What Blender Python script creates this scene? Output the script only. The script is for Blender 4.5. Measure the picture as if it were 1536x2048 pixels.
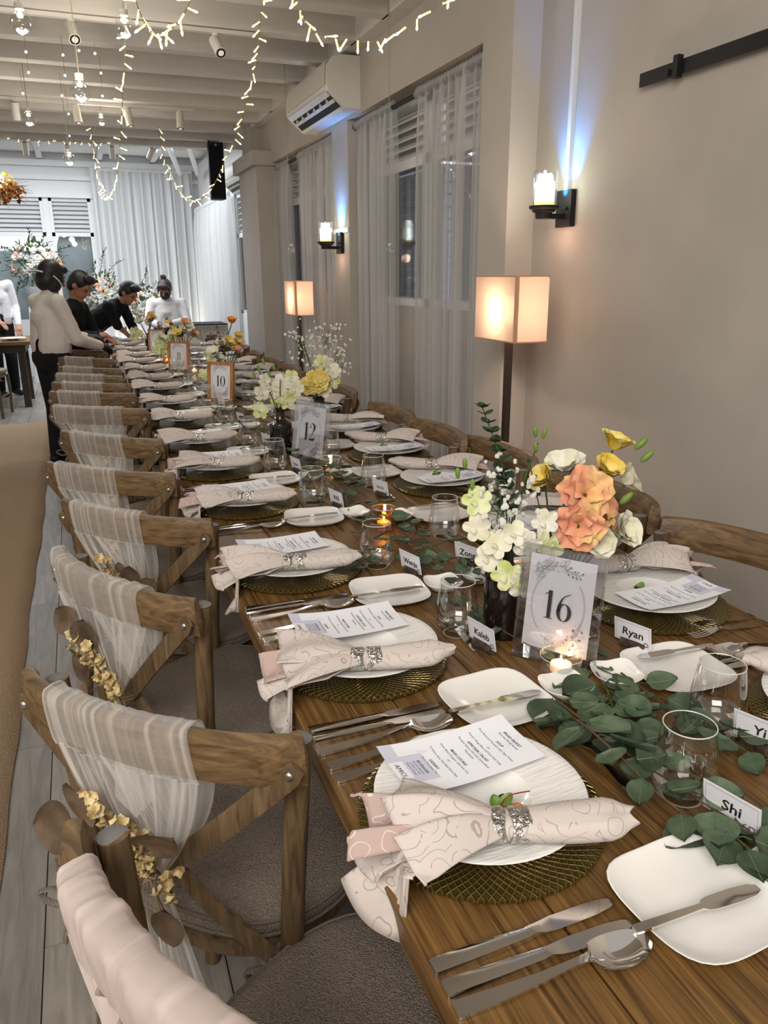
import bpy, bmesh, math, random
from mathutils import Vector, Matrix, Euler, noise
from math import sin, cos, pi, radians, sqrt, atan2
SC = bpy.context.scene
COL = SC.collection
for _o in list(bpy.data.objects):
    bpy.data.objects.remove(_o)
rnd = random.Random(7)

# ------------------------------------------------------------------ camera
CAMZ = 1.46
cd = bpy.data.cameras.new('camera')
cd.sensor_fit = 'VERTICAL'; cd.sensor_height = 36.0; cd.lens = 1538.0 / 2048.0 * 36.0
cd.clip_start = 0.03; cd.clip_end = 100
cam = bpy.data.objects.new('camera', cd); COL.objects.link(cam)
R = Matrix(((0.93248, 0.11259, -0.34324), (-0.36117, 0.27305, -0.89163), (-0.00667, 0.95539, 0.29528)))
m4 = R.to_4x4(); m4.translation = (0, 0, CAMZ)
cam.matrix_world = m4
SC.camera = cam

# ------------------------------------------------------------------ world, exposure, added fill lights
w = bpy.data.worlds.new('hall'); SC.world = w; w.use_nodes = True
w.node_tree.nodes['Background'].inputs[0].default_value = (1.0, 0.955, 0.90, 1)
w.node_tree.nodes['Background'].inputs[1].default_value = 0.31
vs = SC.view_settings
vs.view_transform = 'Standard'; vs.look = 'None'; vs.gamma = 1.0; vs.use_curve_mapping = False
vs.exposure = 0.55
SC.cycles.max_bounces = 6; SC.cycles.transparent_max_bounces = 20
SC.cycles.diffuse_bounces = 2; SC.cycles.glossy_bounces = 3; SC.cycles.transmission_bounces = 6
SC.cycles.caustics_reflective = False; SC.cycles.caustics_refractive = False
SC.cycles.sample_clamp_indirect = 4.0

def light(name, kind, loc, energy, col, size=0.1, target=None, spot=60, blend=0.6, parent=None):
    l = bpy.data.lights.new(name, kind); l.energy = energy; l.color = col
    if kind == 'AREA':
        l.shape = 'RECTANGLE'; l.size = size[0]; l.size_y = size[1]
    else:
        l.shadow_soft_size = size
    if kind == 'SPOT':
        l.spot_size = radians(spot); l.spot_blend = blend
    o = bpy.data.objects.new(name, l); COL.objects.link(o); o.location = loc
    if target is not None:
        d = Vector(target) - Vector(loc)
        o.rotation_euler = d.to_track_quat('-Z', 'Y').to_euler()
    if parent: o.parent = parent
    return o
# added cool white fill brightening the far end, no fixture there
light('added_back_fill', 'AREA', (-0.4, 10.6, 2.98), 110, (0.86, 0.92, 1.0), (3.6, 2.6), (-0.4, 10.9, 0))
# added lamps without fixtures: far drape fill, then key above and behind the camera
light('added_curtain_fill', 'AREA', (1.1, 12.55, .06), 14, (1.0, .98, .93), (1.5, .12), (1.1, 12.7, 2.0))
light('added_front_key', 'AREA', (-1.2, -1.2, 2.9), 84, (1.0, 0.94, 0.87), (2.4, 1.6), (0.6, 1.6, 0.7))

# ------------------------------------------------------------------ mesh helpers
class G:
    def __init__(s): s.v = []; s.f = []
    def add(s, vs_, fs_):
        b = len(s.v); s.v += [tuple(p) for p in vs_]; s.f += [tuple(i + b for i in q) for q in fs_]; return s
    def box(s, c, d, rz=0.0, M=None):
        vs_ = []
        for x in (-.5, .5):
            for y in (-.5, .5):
                for z in (-.5, .5):
                    p = Vector((x * d[0], y * d[1], z * d[2]))
                    if rz: p.rotate(Euler((0, 0, rz)))
                    if M is not None: p = M @ p
                    vs_.append(p + Vector(c))
        return s.add(vs_, [(0, 1, 3, 2), (4, 6, 7, 5), (0, 4, 5, 1), (2, 3, 7, 6), (0, 2, 6, 4), (1, 5, 7, 3)])
    def cbox(s, lo, hi):
        return s.box([(a + b) / 2 for a, b in zip(lo, hi)], [b - a for a, b in zip(lo, hi)])
    def loft(s, secs, closed=True, caps=True, loop=False):
        n = len(secs[0]); m = len(secs); vs_ = [p for q in secs for p in q]; fs_ = []
        for i in range(m if loop else m - 1):
            j = (i + 1) % m
            for k in range(n if closed else n - 1):
                l = (k + 1) % n
                fs_.append((i * n + k, i * n + l, j * n + l, j * n + k))
        if caps and closed and not loop:
            fs_.append(tuple(range(n - 1, -1, -1))); fs_.append(tuple((m - 1) * n + k for k in range(n)))
        return s.add(vs_, fs_)
    def tube(s, path, r, n=8, caps=True, flat=1.0, loop=False):
        path = [Vector(p) for p in path]; m = len(path)
        rs = r if isinstance(r, (list, tuple)) else [r] * m
        secs = []; up = None
        for i, p in enumerate(path):
            if loop: t = path[(i + 1) % m] - path[i - 1]
            else: t = path[min(i + 1, m - 1)] - path[max(i - 1, 0)]
            if t.length < 1e-9: t = Vector((0, 0, 1))
            t.normalize()
            if up is None:
                a = Vector((0, 0, 1)) if abs(t.z) < .9 else Vector((1, 0, 0))
                up = (a - t * a.dot(t)).normalized()
            else:
                up = up - t * up.dot(t)
                if up.length < 1e-6:
                    a = Vector((0, 0, 1)) if abs(t.z) < .9 else Vector((1, 0, 0))
                    up = a - t * a.dot(t)
                up.normalize()
            b = t.cross(up)
            secs.append([p + (up * cos(2 * pi * k / n) * flat + b * sin(2 * pi * k / n)) * rs[i] for k in range(n)])
        return s.loft(secs, True, caps, loop)
    def lathe(s, prof, n=24, c=(0, 0, 0), sx=1.0, sy=1.0, a0=0.0):
        secs = []
        for (r, z) in prof:
            r = max(r, 1e-5)
            secs.append([(c[0] + r * sx * cos(2 * pi * k / n + a0), c[1] + r * sy * sin(2 * pi * k / n + a0), c[2] + z) for k in range(n)])
        return s.loft(secs, True, False)
    def grid(s, fn, nu, nv):
        vs_ = [fn(i / nu, j / nv) for i in range(nu + 1) for j in range(nv + 1)]
        fs_ = [(i * (nv + 1) + j, (i + 1) * (nv + 1) + j, (i + 1) * (nv + 1) + j + 1, i * (nv + 1) + j + 1) for i in range(nu) for j in range(nv)]
        return s.add(vs_, fs_)
    def ball(s, c, r, n=8, m=5, sc=(1, 1, 1), M=None):
        vs_ = []; fs_ = []
        for i in range(m + 1):
            th = pi * i / m
            for k in range(n):
                p = Vector((sin(th) * cos(2 * pi * k / n) * sc[0], sin(th) * sin(2 * pi * k / n) * sc[1], cos(th) * sc[2])) * r
                if M is not None: p = M @ p
                vs_.append(p + Vector(c))
        for i in range(m):
            for k in range(n):
                l = (k + 1) % n
                fs_.append((i * n + k, (i + 1) * n + k, (i + 1) * n + l, i * n + l))
        return s.add(vs_, fs_)
    def xform(s, M):
        s.v = [tuple(M @ Vector(p)) for p in s.v]; return s
    def mesh(s, name, mat, smooth=True, ang=42):
        me = bpy.data.meshes.new(name)
        me.from_pydata(s.v, [], s.f); me.update()
        if smooth:
            me.polygons.foreach_set('use_smooth', [True] * len(me.polygons))
            me.set_sharp_from_angle(angle=radians(ang))
        if mat is not None: me.materials.append(mat)
        return me

def obj(name, g, mat, parent=None, smooth=True, loc=None, rz=0.0, ang=42, label=None):
    me = g if isinstance(g, bpy.types.Mesh) else g.mesh(name, mat, smooth, ang)
    o = bpy.data.objects.new(name, me); COL.objects.link(o)
    if parent is not None: o.parent = parent
    if loc is not None: o.location = loc
    if rz: o.rotation_euler = (0, 0, rz)
    if label: o['label'] = label
    return o
def tag(o, label, cat, group=None, kind=None):
    o['label'] = label; o['category'] = cat
    if group: o['group'] = group
    if kind: o['kind'] = kind
    return o
def thing(name, label, cat, loc=(0, 0, 0), rz=0.0, group=None):
    o = bpy.data.objects.new(name, None); COL.objects.link(o); o.empty_display_size = .05
    o.location = loc; o.rotation_euler = (0, 0, rz)
    return tag(o, label, cat, group)
KIDS = {}
def kids(o):
    if o.name not in KIDS: KIDS[o.name] = list(o.children)
    return KIDS[o.name]
def dup(root, loc=None, rz=None, label=None, group=None, parent=None):
    c = root.copy(); COL.objects.link(c); c.parent = parent
    if loc is not None: c.location = loc
    if rz is not None: c.rotation_euler = (root.rotation_euler[0], root.rotation_euler[1], rz)
    if label: c['label'] = label
    if group: c['group'] = group
    for ch in kids(root):
        d = ch.copy(); COL.objects.link(d); d.parent = c
        for gr in kids(ch):
            e = gr.copy(); COL.objects.link(e); e.parent = d
    return c
def struct(name, g, mat, parent=None, smooth=False, label=None):
    o = obj(name, g, mat, parent, smooth)
    if parent is None: o['kind'] = 'structure'
    if label: o['label'] = label
    return o
def cr(pts, n=6, loop=False):
    P_ = [Vector(p) for p in pts]; m = len(P_); out = []
    for i in range(m if loop else m - 1):
        if loop: a, b, c, d = P_[i - 1], P_[i], P_[(i + 1) % m], P_[(i + 2) % m]
        else: a, b, c, d = P_[max(i - 1, 0)], P_[i], P_[i + 1], P_[min(i + 2, m - 1)]
        for k in range(n):
            t = k / n
            out.append(.5 * ((2 * b) + (c - a) * t + (2 * a - 5 * b + 4 * c - d) * t * t + (3 * b - a - 3 * c + d) * t ** 3))
    if not loop: out.append(P_[-1])
    return out
def lerp(a, b, t): return a + (b - a) * t
def sm(a, b, x):
    t = min(1, max(0, (x - a) / (b - a))); return t * t * (3 - 2 * t)
def rotm(rx=0, ry=0, rz=0): return Euler((rx, ry, rz)).to_matrix()

# ------------------------------------------------------------------ materials
def mat(name, col, rough=.6, metal=0.0, spec=.5, emit=None, estr=0.0, trans=0.0):
    m = bpy.data.materials.new(name); m.use_nodes = True
    b = m.node_tree.nodes['Principled BSDF']
    b.inputs['Base Color'].default_value = (*col, 1); b.inputs['Roughness'].default_value = rough
    b.inputs['Metallic'].default_value = metal; b.inputs['Specular IOR Level'].default_value = spec
    if emit: b.inputs['Emission Color'].default_value = (*emit, 1); b.inputs['Emission Strength'].default_value = estr
    if trans: b.inputs['Transmission Weight'].default_value = trans
    return m
def N(m, t, **kw):
    n = m.node_tree.nodes.new(t)
    for k, v in kw.items():
        if hasattr(n, k): setattr(n, k, v)
        else: n.inputs[k].default_value = v
    return n
def L(m, a, b): m.node_tree.links.new(a, b)
def noisy(m, c1, c2, scale=(1, 1, 1), nscale=5.0, detail=4.0, bump=0.0, lo=.35, hi=.65, dist=0.0, coord='Object', rand=0.0):
    """colour noise between c1 and c2 (stretched by scale) + bump"""
    b = m.node_tree.nodes['Principled BSDF']
    tc = N(m, 'ShaderNodeTexCoord'); mp = N(m, 'ShaderNodeMapping'); mp.inputs['Scale'].default_value = scale
    L(m, tc.outputs[coord], mp.inputs['Vector'])
    if rand:
        oi = N(m, 'ShaderNodeObjectInfo'); mu = N(m, 'ShaderNodeMath', operation='MULTIPLY'); mu.inputs[1].default_value = rand
        L(m, oi.outputs['Random'], mu.inputs[0]); L(m, mu.outputs[0], mp.inputs['Location'])
    nz = N(m, 'ShaderNodeTexNoise'); nz.inputs['Scale'].default_value = nscale; nz.inputs['Detail'].default_value = detail
    nz.inputs['Distortion'].default_value = dist
    L(m, mp.outputs[0], nz.inputs['Vector'])
    rp = N(m, 'ShaderNodeValToRGB'); rp.color_ramp.elements[0].position = lo; rp.color_ramp.elements[1].position = hi
    rp.color_ramp.elements[0].color = (*c1, 1); rp.color_ramp.elements[1].color = (*c2, 1)
    L(m, nz.outputs[0], rp.inputs[0]); L(m, rp.outputs[0], b.inputs['Base Color'])
    if bump:
        bp = N(m, 'ShaderNodeBump'); bp.inputs['Strength'].default_value = bump; bp.inputs['Distance'].default_value = .01
        L(m, nz.outputs[0], bp.inputs['Height']); L(m, bp.outputs[0], b.inputs['Normal'])
    return m
def randtint(m, amt=.12):
    """small brightness change per object"""
    b = m.node_tree.nodes['Principled BSDF']; src = b.inputs['Base Color'].links[0].from_socket
    oi = N(m, 'ShaderNodeObjectInfo'); mr = N(m, 'ShaderNodeMapRange'); mr.inputs[3].default_value = 1 - amt; mr.inputs[4].default_value = 1 + amt
    hs = N(m, 'ShaderNodeHueSaturation'); L(m, oi.outputs['Random'], mr.inputs[0]); L(m, mr.outputs[0], hs.inputs['Value'])
    L(m, src, hs.inputs['Color']); L(m, hs.outputs[0], b.inputs['Base Color']); return m
def sheer(name, col, opac=.5, transl=.5, edge=.3, gather=0.0):
    """thin woven cloth: partly open, partly diffuse + translucent; denser where seen at a grazing angle"""
    m = bpy.data.materials.new(name); m.use_nodes = True; nt = m.node_tree
    for n in list(nt.nodes):
        if n.type != 'OUTPUT_MATERIAL': nt.nodes.remove(n)
    out = [n for n in nt.nodes if n.type == 'OUTPUT_MATERIAL'][0]
    tr = N(m, 'ShaderNodeBsdfTransparent'); df = N(m, 'ShaderNodeBsdfDiffuse'); tl = N(m, 'ShaderNodeBsdfTranslucent')
    df.inputs[0].default_value = (*col, 1); tl.inputs[0].default_value = (*col, 1)
    mx = N(m, 'ShaderNodeMixShader'); mx.inputs[0].default_value = transl
    L(m, df.outputs[0], mx.inputs[1]); L(m, tl.outputs[0], mx.inputs[2])
    lw = N(m, 'ShaderNodeLayerWeight'); lw.inputs[0].default_value = .35
    mr = N(m, 'ShaderNodeMapRange'); mr.inputs[3].default_value = opac; mr.inputs[4].default_value = min(1, opac + edge)
    L(m, lw.outputs['Facing'], mr.inputs[0])
    at = N(m, 'ShaderNodeAttribute'); at.attribute_name = 'gather'; ml = N(m, 'ShaderNodeMath', operation='MULTIPLY_ADD'); ml.use_clamp = True; ml.inputs[1].default_value = gather; L(m, at.outputs['Fac'], ml.inputs[0]); L(m, mr.outputs[0], ml.inputs[2]); mr = ml
    m2 = N(m, 'ShaderNodeMixShader'); L(m, mr.outputs[0], m2.inputs[0]); L(m, tr.outputs[0], m2.inputs[1]); L(m, mx.outputs[0], m2.inputs[2])
    L(m, m2.outputs[0], out.inputs[0]); return m
def thinglass(name, tint=(1, 1, 1), refl=.06, edge=.5, rough=.02, edgecol=(1, 1, 1)):
    m = bpy.data.materials.new(name); m.use_nodes = True; nt = m.node_tree
    for n in list(nt.nodes):
        if n.type != 'OUTPUT_MATERIAL': nt.nodes.remove(n)
    out = [n for n in nt.nodes if n.type == 'OUTPUT_MATERIAL'][0]
    tr = N(m, 'ShaderNodeBsdfTransparent'); tr.inputs[0].default_value = (*tint, 1)
    gl = N(m, 'ShaderNodeBsdfGlossy'); gl.inputs['Roughness'].default_value = rough; gl.inputs[0].default_value = (*edgecol, 1)
    lw = N(m, 'ShaderNodeLayerWeight'); lw.inputs[0].default_value = .25
    mr = N(m, 'ShaderNodeMapRange'); mr.inputs[3].default_value = refl; mr.inputs[4].default_value = edge
    L(m, lw.outputs['Facing'], mr.inputs[0])
    mx = N(m, 'ShaderNodeMixShader'); L(m, mr.outputs[0], mx.inputs[0]); L(m, tr.outputs[0], mx.inputs[1]); L(m, gl.outputs[0], mx.inputs[2])
    L(m, mx.outputs[0], out.inputs[0]); return m

MT = {}
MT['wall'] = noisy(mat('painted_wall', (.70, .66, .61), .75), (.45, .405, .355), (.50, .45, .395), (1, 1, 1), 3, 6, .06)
MT['beam'] = noisy(mat('painted_beam', (.62, .58, .52), .6), (.66, .625, .57), (.72, .68, .62), (1, 6, 6), 3, 4, .03)
MT['white'] = mat('white_paint', (.78, .78, .77), .5)
MT['ceil'] = mat('ceiling_paint', (.62, .60, .56), .8)
MT['floor'] = randtint(noisy(mat('grey_oak_plank', (.3, .28, .26), .42), (.19, .168, .145), (.33, .30, .265), (7, .8, 1), 5, 8, .08, .3, .72, 1.0, 'Object', 60), .12)
MT['floorbase'] = mat('floor_joint', (.10, .09, .08), .8)
MT['carpet'] = noisy(mat('jute_carpet', (.35, .22, .12), .95, 0, .1), (.36, .25, .155), (.50, .36, .235), (1, 1, 1), 260, 3, .6)
MT['table'] = randtint(noisy(mat('brown_table_wood', (.2, .09, .03), .38, 0, .45), (.066, .031, .009), (.26, .138, .042), (30, .9, 30), 4, 10, .12, .30, .72, 1.4, 'Object', 40), .10)
MT['apron'] = mat('dark_table_base', (.030, .020, .013), .6)
MT['chairx'] = noisy(mat('weathered_oak_rail', (.2, .13, .07), .5), (.070, .038, .014), (.25, .155, .070), (3, 24, 24), 3, 8, .22, .28, .74, .8, 'Object', 9)
MT['chairz'] = noisy(mat('weathered_oak_post', (.2, .13, .07), .5), (.060, .035, .015), (.20, .130, .065), (24, 24, 3), 3, 8, .2, .28, .74, .8, 'Object', 9)
MT['postend'] = mat('sawn_post_end', (.20, .19, .18), .7)
MT['dark'] = mat('black_metal', (.010, .010, .010), .55, 0, .3)
MT['bolt'] = mat('steel_bolt', (.45, .42, .38), .35, 1)
MT['linen'] = noisy(mat('taupe_linen', (.2, .16, .13), .95, 0, .1), (.23, .187, .150), (.40, .335, .275), (1, 1, 1), 420, 2, .8)
MT['linentie'] = noisy(mat('taupe_linen_tie', (.2, .16, .13), .95, 0, .1), (.17, .14, .112), (.27, .225, .185), (1, 1, 1), 420, 2, .5)
MT['tulle'] = sheer('white_tulle', (.95, .92, .88), .17, .30, .35, .40)
MT['tulle2'] = sheer('blush_tulle', (.80, .68, .63), .70, .3, .2, .30)
MT['curtain'] = sheer('sheer_curtain', (.78, .765, .75), .36, .40, .50)
MT['drape'] = sheer('white_drape', (.93, .93, .92), .93, .45, .07)
MT['steel'] = mat('polished_steel', (.83, .80, .76), .09, 1)
MT['hammer'] = noisy(mat('hammered_pewter', (.6, .58, .54), .25, 1), (.50, .48, .44), (.75, .72, .66), (1, 1, 1), 130, 2, .9)
MT['porc'] = mat('white_porcelain', (.86, .84, .80), .12, 0, .6)
MT['porcrim'] = noisy(mat('ribbed_porcelain', (.82, .80, .765), .2, 0, .55), (.82, .80, .76), (.87, .85, .81), (1, 8, 1), 28, 3, .25)
MT['paper'] = noisy(mat('marbled_paper', (.85, .85, .88), .7, 0, .2), (.64, .66, .76), (.86, .86, .90), (3, 9, 1), 3, 3, 0, .24, .36, 2.5)
MT['plainpaper'] = mat('white_card', (.80, .79, .83), .7, 0, .2)
MT['ink'] = mat('black_ink', (.012, .012, .016), .6)
MT['greyink'] = mat('grey_ink', (.09, .09, .11), .6)
MT['lineink'] = mat('pencil_grey_ink', (.22, .22, .25), .6)
MT['glass'] = thinglass('clear_glass', (.97, .975, .97), .07, .75)
MT['glassbase'] = thinglass('thick_glass', (.92, .93, .92), .12, .7)
MT['edgeglint'] = mat('painted_edge_glint', (.74, .73, .70), .12, 0, .7)  # opaque pale colour painting the bright highlight on glass edges
MT['bulbglass'] = thinglass('bulb_glass', (.97, .97, .96), .05, .5)
MT['acrylic'] = thinglass('acrylic', (.95, .95, .96), .07, .5)
MT['amber'] = thinglass('amber_glass', (.97, .66, .22), .10, .5)
MT['pane'] = thinglass('window_pane', (.62, .68, .80), .06, .6)
MT['jalousie'] = mat('outer_jalousie', (.085, .11, .19), .5)
MT['nightback'] = mat('night_outside', (.016, .022, .045), .9)
MT['garden'] = noisy(mat('dusk_garden', (.1, .13, .14), .9), (.16, .21, .22), (.42, .50, .53), (1, 1, 1), 1.2, 3)
MT['bottle'] = mat('dark_brown_bottle', (.010, .006, .004), .12, 0, .6)
MT['gold'] = noisy(mat('gold_pressed_glass', (.3, .21, .05), .16, .35, .7), (.15, .10, .018), (.36, .265, .075), (1, 1, 1), 14, 2, 0)
MT['frame'] = noisy(mat('honey_wood_frame', (.4, .18, .05), .45), (.34, .14, .035), (.50, .235, .07), (6, 6, 1), 8, 4, .05)
MT['leaf'] = randtint(noisy(mat('eucalyptus_leaf', (.06, .10, .05), .5, 0, .35), (.042, .072, .038), (.095, .135, .080), (1, 1, 1), 30, 3, .05), .35)
MT['leafd'] = mat('dark_green_leaf', (.018, .045, .022), .5)
MT['leafl'] = mat('fresh_green_leaf', (.16, .27, .045), .5)
MT['dryleaf'] = randtint(noisy(mat('dried_leaf', (.13, .085, .05), .7, 0, .2), (.085, .055, .032), (.19, .13, .085), (1, 1, 1), 20, 3, .1), .3)
MT['stem'] = mat('brown_stem', (.10, .055, .03), .7)
MT['gstem'] = mat('green_stem', (.045, .085, .022), .6)
MT['statice'] = noisy(mat('cream_dried_flower', (.62, .47, .22), .9), (.46, .31, .11), (.80, .66, .38), (1, 1, 1), 90, 3, .3)
MT['twine'] = mat('jute_twine', (.30, .20, .10), .9)
MT['log'] = noisy(mat('bark', (.06, .04, .025), .9), (.03, .02, .012), (.10, .065, .04), (1, 1, 1), 60, 4, .8)
MT['candle'] = mat('white_wax', (.85, .72, .60), .5, 0, .3, (1, .55, .25), .6)
MT['flame'] = mat('flame', (1, .6, .2), .5, 0, 0, (1, .62, .25), 30)
MT['led'] = mat('warm_led', (1, .9, .6), .4, 0, .3, (1, .76, .36), .80)
MT['ledtip'] = mat('warm_led_tip', (1, .95, .8), .4, 0, .3, (1, .92, .72), 3.2)
MT['wire'] = mat('clear_wire', (.30, .26, .18), .5)
MT['plastic'] = mat('white_plastic', (.72, .68, .60), .35)
MT['chrome'] = mat('silver_trim', (.7, .7, .72), .25, .9)
MT['shade'] = None
MT['black'] = mat('black_cloth', (.010, .010, .012), .85, 0, .2)
MT['gloves'] = mat('black_glove', (.008, .008, .009), .6)
MT['shirt'] = mat('white_shirt', (.68, .62, .57), .85, 0, .2)
MT['shirt2'] = mat('white_shirt_cool', (.60, .595, .61), .85, 0, .2)
MT['skin'] = mat('skin', (.38, .19, .115), .55, 0, .35)
MT['hair'] = mat('black_hair', (.008, .006, .006), .5)
MT['hairb'] = mat('dark_brown_hair', (.022, .013, .010), .5)
def linework(name, base, line, scale, bands=5.0, width=.06):
    """cloth with thin drawn concentric contour lines (rose line art)"""
    m = mat(name, base, .85, 0, .15); b = m.node_tree.nodes['Principled BSDF']
    tc = N(m, 'ShaderNodeTexCoord'); nz = N(m, 'ShaderNodeTexNoise'); nz.inputs['Scale'].default_value = scale * .9; nz.inputs['Detail'].default_value = 1.5
    L(m, tc.outputs['Object'], nz.inputs['Vector'])
    sc = N(m, 'ShaderNodeVectorMath', operation='SCALE'); sc.inputs['Scale'].default_value = .9 / scale; L(m, nz.outputs['Color'], sc.inputs[0])
    ad = N(m, 'ShaderNodeVectorMath', operation='ADD'); L(m, tc.outputs['Object'], ad.inputs[0]); L(m, sc.outputs[0], ad.inputs[1])
    v = N(m, 'ShaderNodeTexVoronoi'); v.inputs['Scale'].default_value = scale; L(m, ad.outputs[0], v.inputs['Vector'])
    mu = N(m, 'ShaderNodeMath', operation='MULTIPLY'); mu.inputs[1].default_value = bands; L(m, v.outputs['Distance'], mu.inputs[0])
    fr = N(m, 'ShaderNodeMath', operation='PINGPONG'); fr.inputs[1].default_value = .5; L(m, mu.outputs[0], fr.inputs[0])
    lt = N(m, 'ShaderNodeMath', operation='LESS_THAN'); lt.inputs[1].default_value = width; L(m, fr.outputs[0], lt.inputs[0])
    n2 = N(m, 'ShaderNodeTexNoise'); n2.inputs['Scale'].default_value = scale * 1.7; L(m, tc.outputs['Object'], n2.inputs['Vector'])
    gt = N(m, 'ShaderNodeMath', operation='GREATER_THAN'); gt.inputs[1].default_value = .40; L(m, n2.outputs[0], gt.inputs[0])
    an = N(m, 'ShaderNodeMath', operation='MULTIPLY'); L(m, lt.outputs[0], an.inputs[0]); L(m, gt.outputs[0], an.inputs[1])
    mx = N(m, 'ShaderNodeMix', data_type='RGBA'); mx.inputs['A'].default_value = (*base, 1); mx.inputs['B'].default_value = (*line, 1)
    L(m, an.outputs[0], mx.inputs['Factor']); L(m, mx.outputs['Result'], b.inputs['Base Color'])
    return m
MT['napkin'] = linework('blush_napkin', (.61, .54, .495), (.40, .345, .31), 22, 4.0, .05)
MT['napkinin'] = linework('pink_napkin_lining', (.50, .37, .33), (.70, .62, .56), 24, 3.5, .05)
def lattice(name, c1, c2, n, k):
    """pressed-glass lattice: two families of spiral ridges (relief) around the local z axis"""
    m = mat(name, c1, .14, .45, .8); b = m.node_tree.nodes['Principled BSDF']
    tc = N(m, 'ShaderNodeTexCoord'); sx = N(m, 'ShaderNodeSeparateXYZ'); L(m, tc.outputs['Object'], sx.inputs[0])
    at = N(m, 'ShaderNodeMath', operation='ARCTAN2'); L(m, sx.outputs[1], at.inputs[0]); L(m, sx.outputs[0], at.inputs[1])
    cx = N(m, 'ShaderNodeCombineXYZ'); L(m, sx.outputs[0], cx.inputs[0]); L(m, sx.outputs[1], cx.inputs[1])
    ln = N(m, 'ShaderNodeVectorMath', operation='LENGTH'); L(m, cx.outputs[0], ln.inputs[0])
    lg = N(m, 'ShaderNodeMath', operation='LOGARITHM'); lg.inputs[1].default_value = 2.71828; L(m, ln.outputs['Value'], lg.inputs[0])
    outs = []
    for s_ in (k, -k):
        mr = N(m, 'ShaderNodeMath', operation='MULTIPLY'); mr.inputs[1].default_value = s_; L(m, lg.outputs[0], mr.inputs[0])
        ma = N(m, 'ShaderNodeMath', operation='MULTIPLY_ADD'); ma.inputs[1].default_value = float(n); L(m, at.outputs[0], ma.inputs[0]); L(m, mr.outputs[0], ma.inputs[2])
        si = N(m, 'ShaderNodeMath', operation='SINE'); L(m, ma.outputs[0], si.inputs[0])
        ab = N(m, 'ShaderNodeMath', operation='ABSOLUTE'); L(m, si.outputs[0], ab.inputs[0]); outs.append(ab)
    mn = N(m, 'ShaderNodeMath', operation='MINIMUM'); L(m, outs[0].outputs[0], mn.inputs[0]); L(m, outs[1].outputs[0], mn.inputs[1])
    iv = N(m, 'ShaderNodeMapRange'); iv.inputs[1].default_value = 0; iv.inputs[2].default_value = .55; iv.inputs[3].default_value = 1; iv.inputs[4].default_value = 0; L(m, mn.outputs[0], iv.inputs[0])
    bp = N(m, 'ShaderNodeBump'); bp.inputs['Strength'].default_value = 1.0; bp.inputs['Distance'].default_value = .003; L(m, iv.outputs[0], bp.inputs['Height']); L(m, bp.outputs[0], b.inputs['Normal'])
    mx = N(m, 'ShaderNodeMix', data_type='RGBA'); mx.inputs['A'].default_value = (*c1, 1); mx.inputs['B'].default_value = (*c2, 1); L(m, iv.outputs[0], mx.inputs['Factor']); L(m, mx.outputs['Result'], b.inputs['Base Color'])  # colour darkens grooves and lightens ridges, shading painted along the relief
    return m
MT['gold'] = lattice('gold_pressed_glass', (.075, .050, .008), (.36, .26, .075), 42, 30)
# ================================================================== STRUCTURE
XN, XW, XB = 1.914, 1.78, 1.95          # near wall, window-wall plane, far wall plane
YB = 13.0                               # end wall
ZC = 3.06
g = G(); g.cbox((-7, -3, -.06), (2.3, 13.4, -.010)); fl = struct('floor', g, MT['floorbase'], label='grey wood plank floor')
pm = {}
def plank_mesh(Ln):
    k = round(Ln, 3)
    if k not in pm:
        q = G(); q.cbox((-.0935, 0, -.011), (.0935, Ln - .003, 0)); pm[k] = q.mesh('plank', MT['floor'], False)
    return pm[k]
for i in range(-10, 12):
    xc = -.042 - .095 + i * .19
    y = .35 - (i * 37 % 10) * .12
    while y < 12.95:
        Ln = 1.22 if y + 1.22 < 12.97 else 12.97 - y
        if Ln > .05 and y + Ln > .4 and not (xc < -.6 and y + Ln < 8.6):
            o = obj('plank', plank_mesh(Ln), None, fl, False, (xc, y, 0))
        y += 1.22
g = G()
def carp(u, v):
    x = lerp(-2.6, -.345, u); y = lerp(-1.0, 8.72, v)
    return (x + (.004 * sin(v * 90) + .006 * sin(v * 23) if u == 1 else 0), y, .008 + .0015 * sin(u * 9 + v * 31))
g.grid(carp, 24, 90)
cp = obj('carpet_runner', g, MT['carpet']); md = cp.modifiers.new('thick', 'SOLIDIFY'); md.thickness = .007; md.offset = -1
tag(cp, 'tan jute carpet runner along the aisle left of the chairs', 'carpet')

# walls
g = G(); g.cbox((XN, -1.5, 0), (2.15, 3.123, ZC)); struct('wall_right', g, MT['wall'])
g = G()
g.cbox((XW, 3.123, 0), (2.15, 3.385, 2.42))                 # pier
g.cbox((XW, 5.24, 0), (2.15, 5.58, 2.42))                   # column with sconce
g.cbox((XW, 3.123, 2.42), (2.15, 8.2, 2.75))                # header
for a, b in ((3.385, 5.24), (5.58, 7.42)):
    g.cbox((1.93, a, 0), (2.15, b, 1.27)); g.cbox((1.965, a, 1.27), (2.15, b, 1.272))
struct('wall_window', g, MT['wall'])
g = G(); g.cbox((1.68, 3.123, 2.75), (2.15, 9.0, ZC)); struct('trim_2', g, MT['beam'])
g = G(); g.cbox((1.647, 7.42, 0), (2.15, 8.2, 2.40)); g.cbox((1.60, 7.36, 2.40), (2.15, 8.26, 2.52)); g.cbox((1.66, 7.70, 2.52), (1.85, 8.05, 2.80))
struct('wall_pier', g, MT['wall'])
g = G(); g.cbox((1.772, 5.25, 1.735), (1.782, 5.57, 1.765)); struct('trim_3', g, MT['white'])
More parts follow.
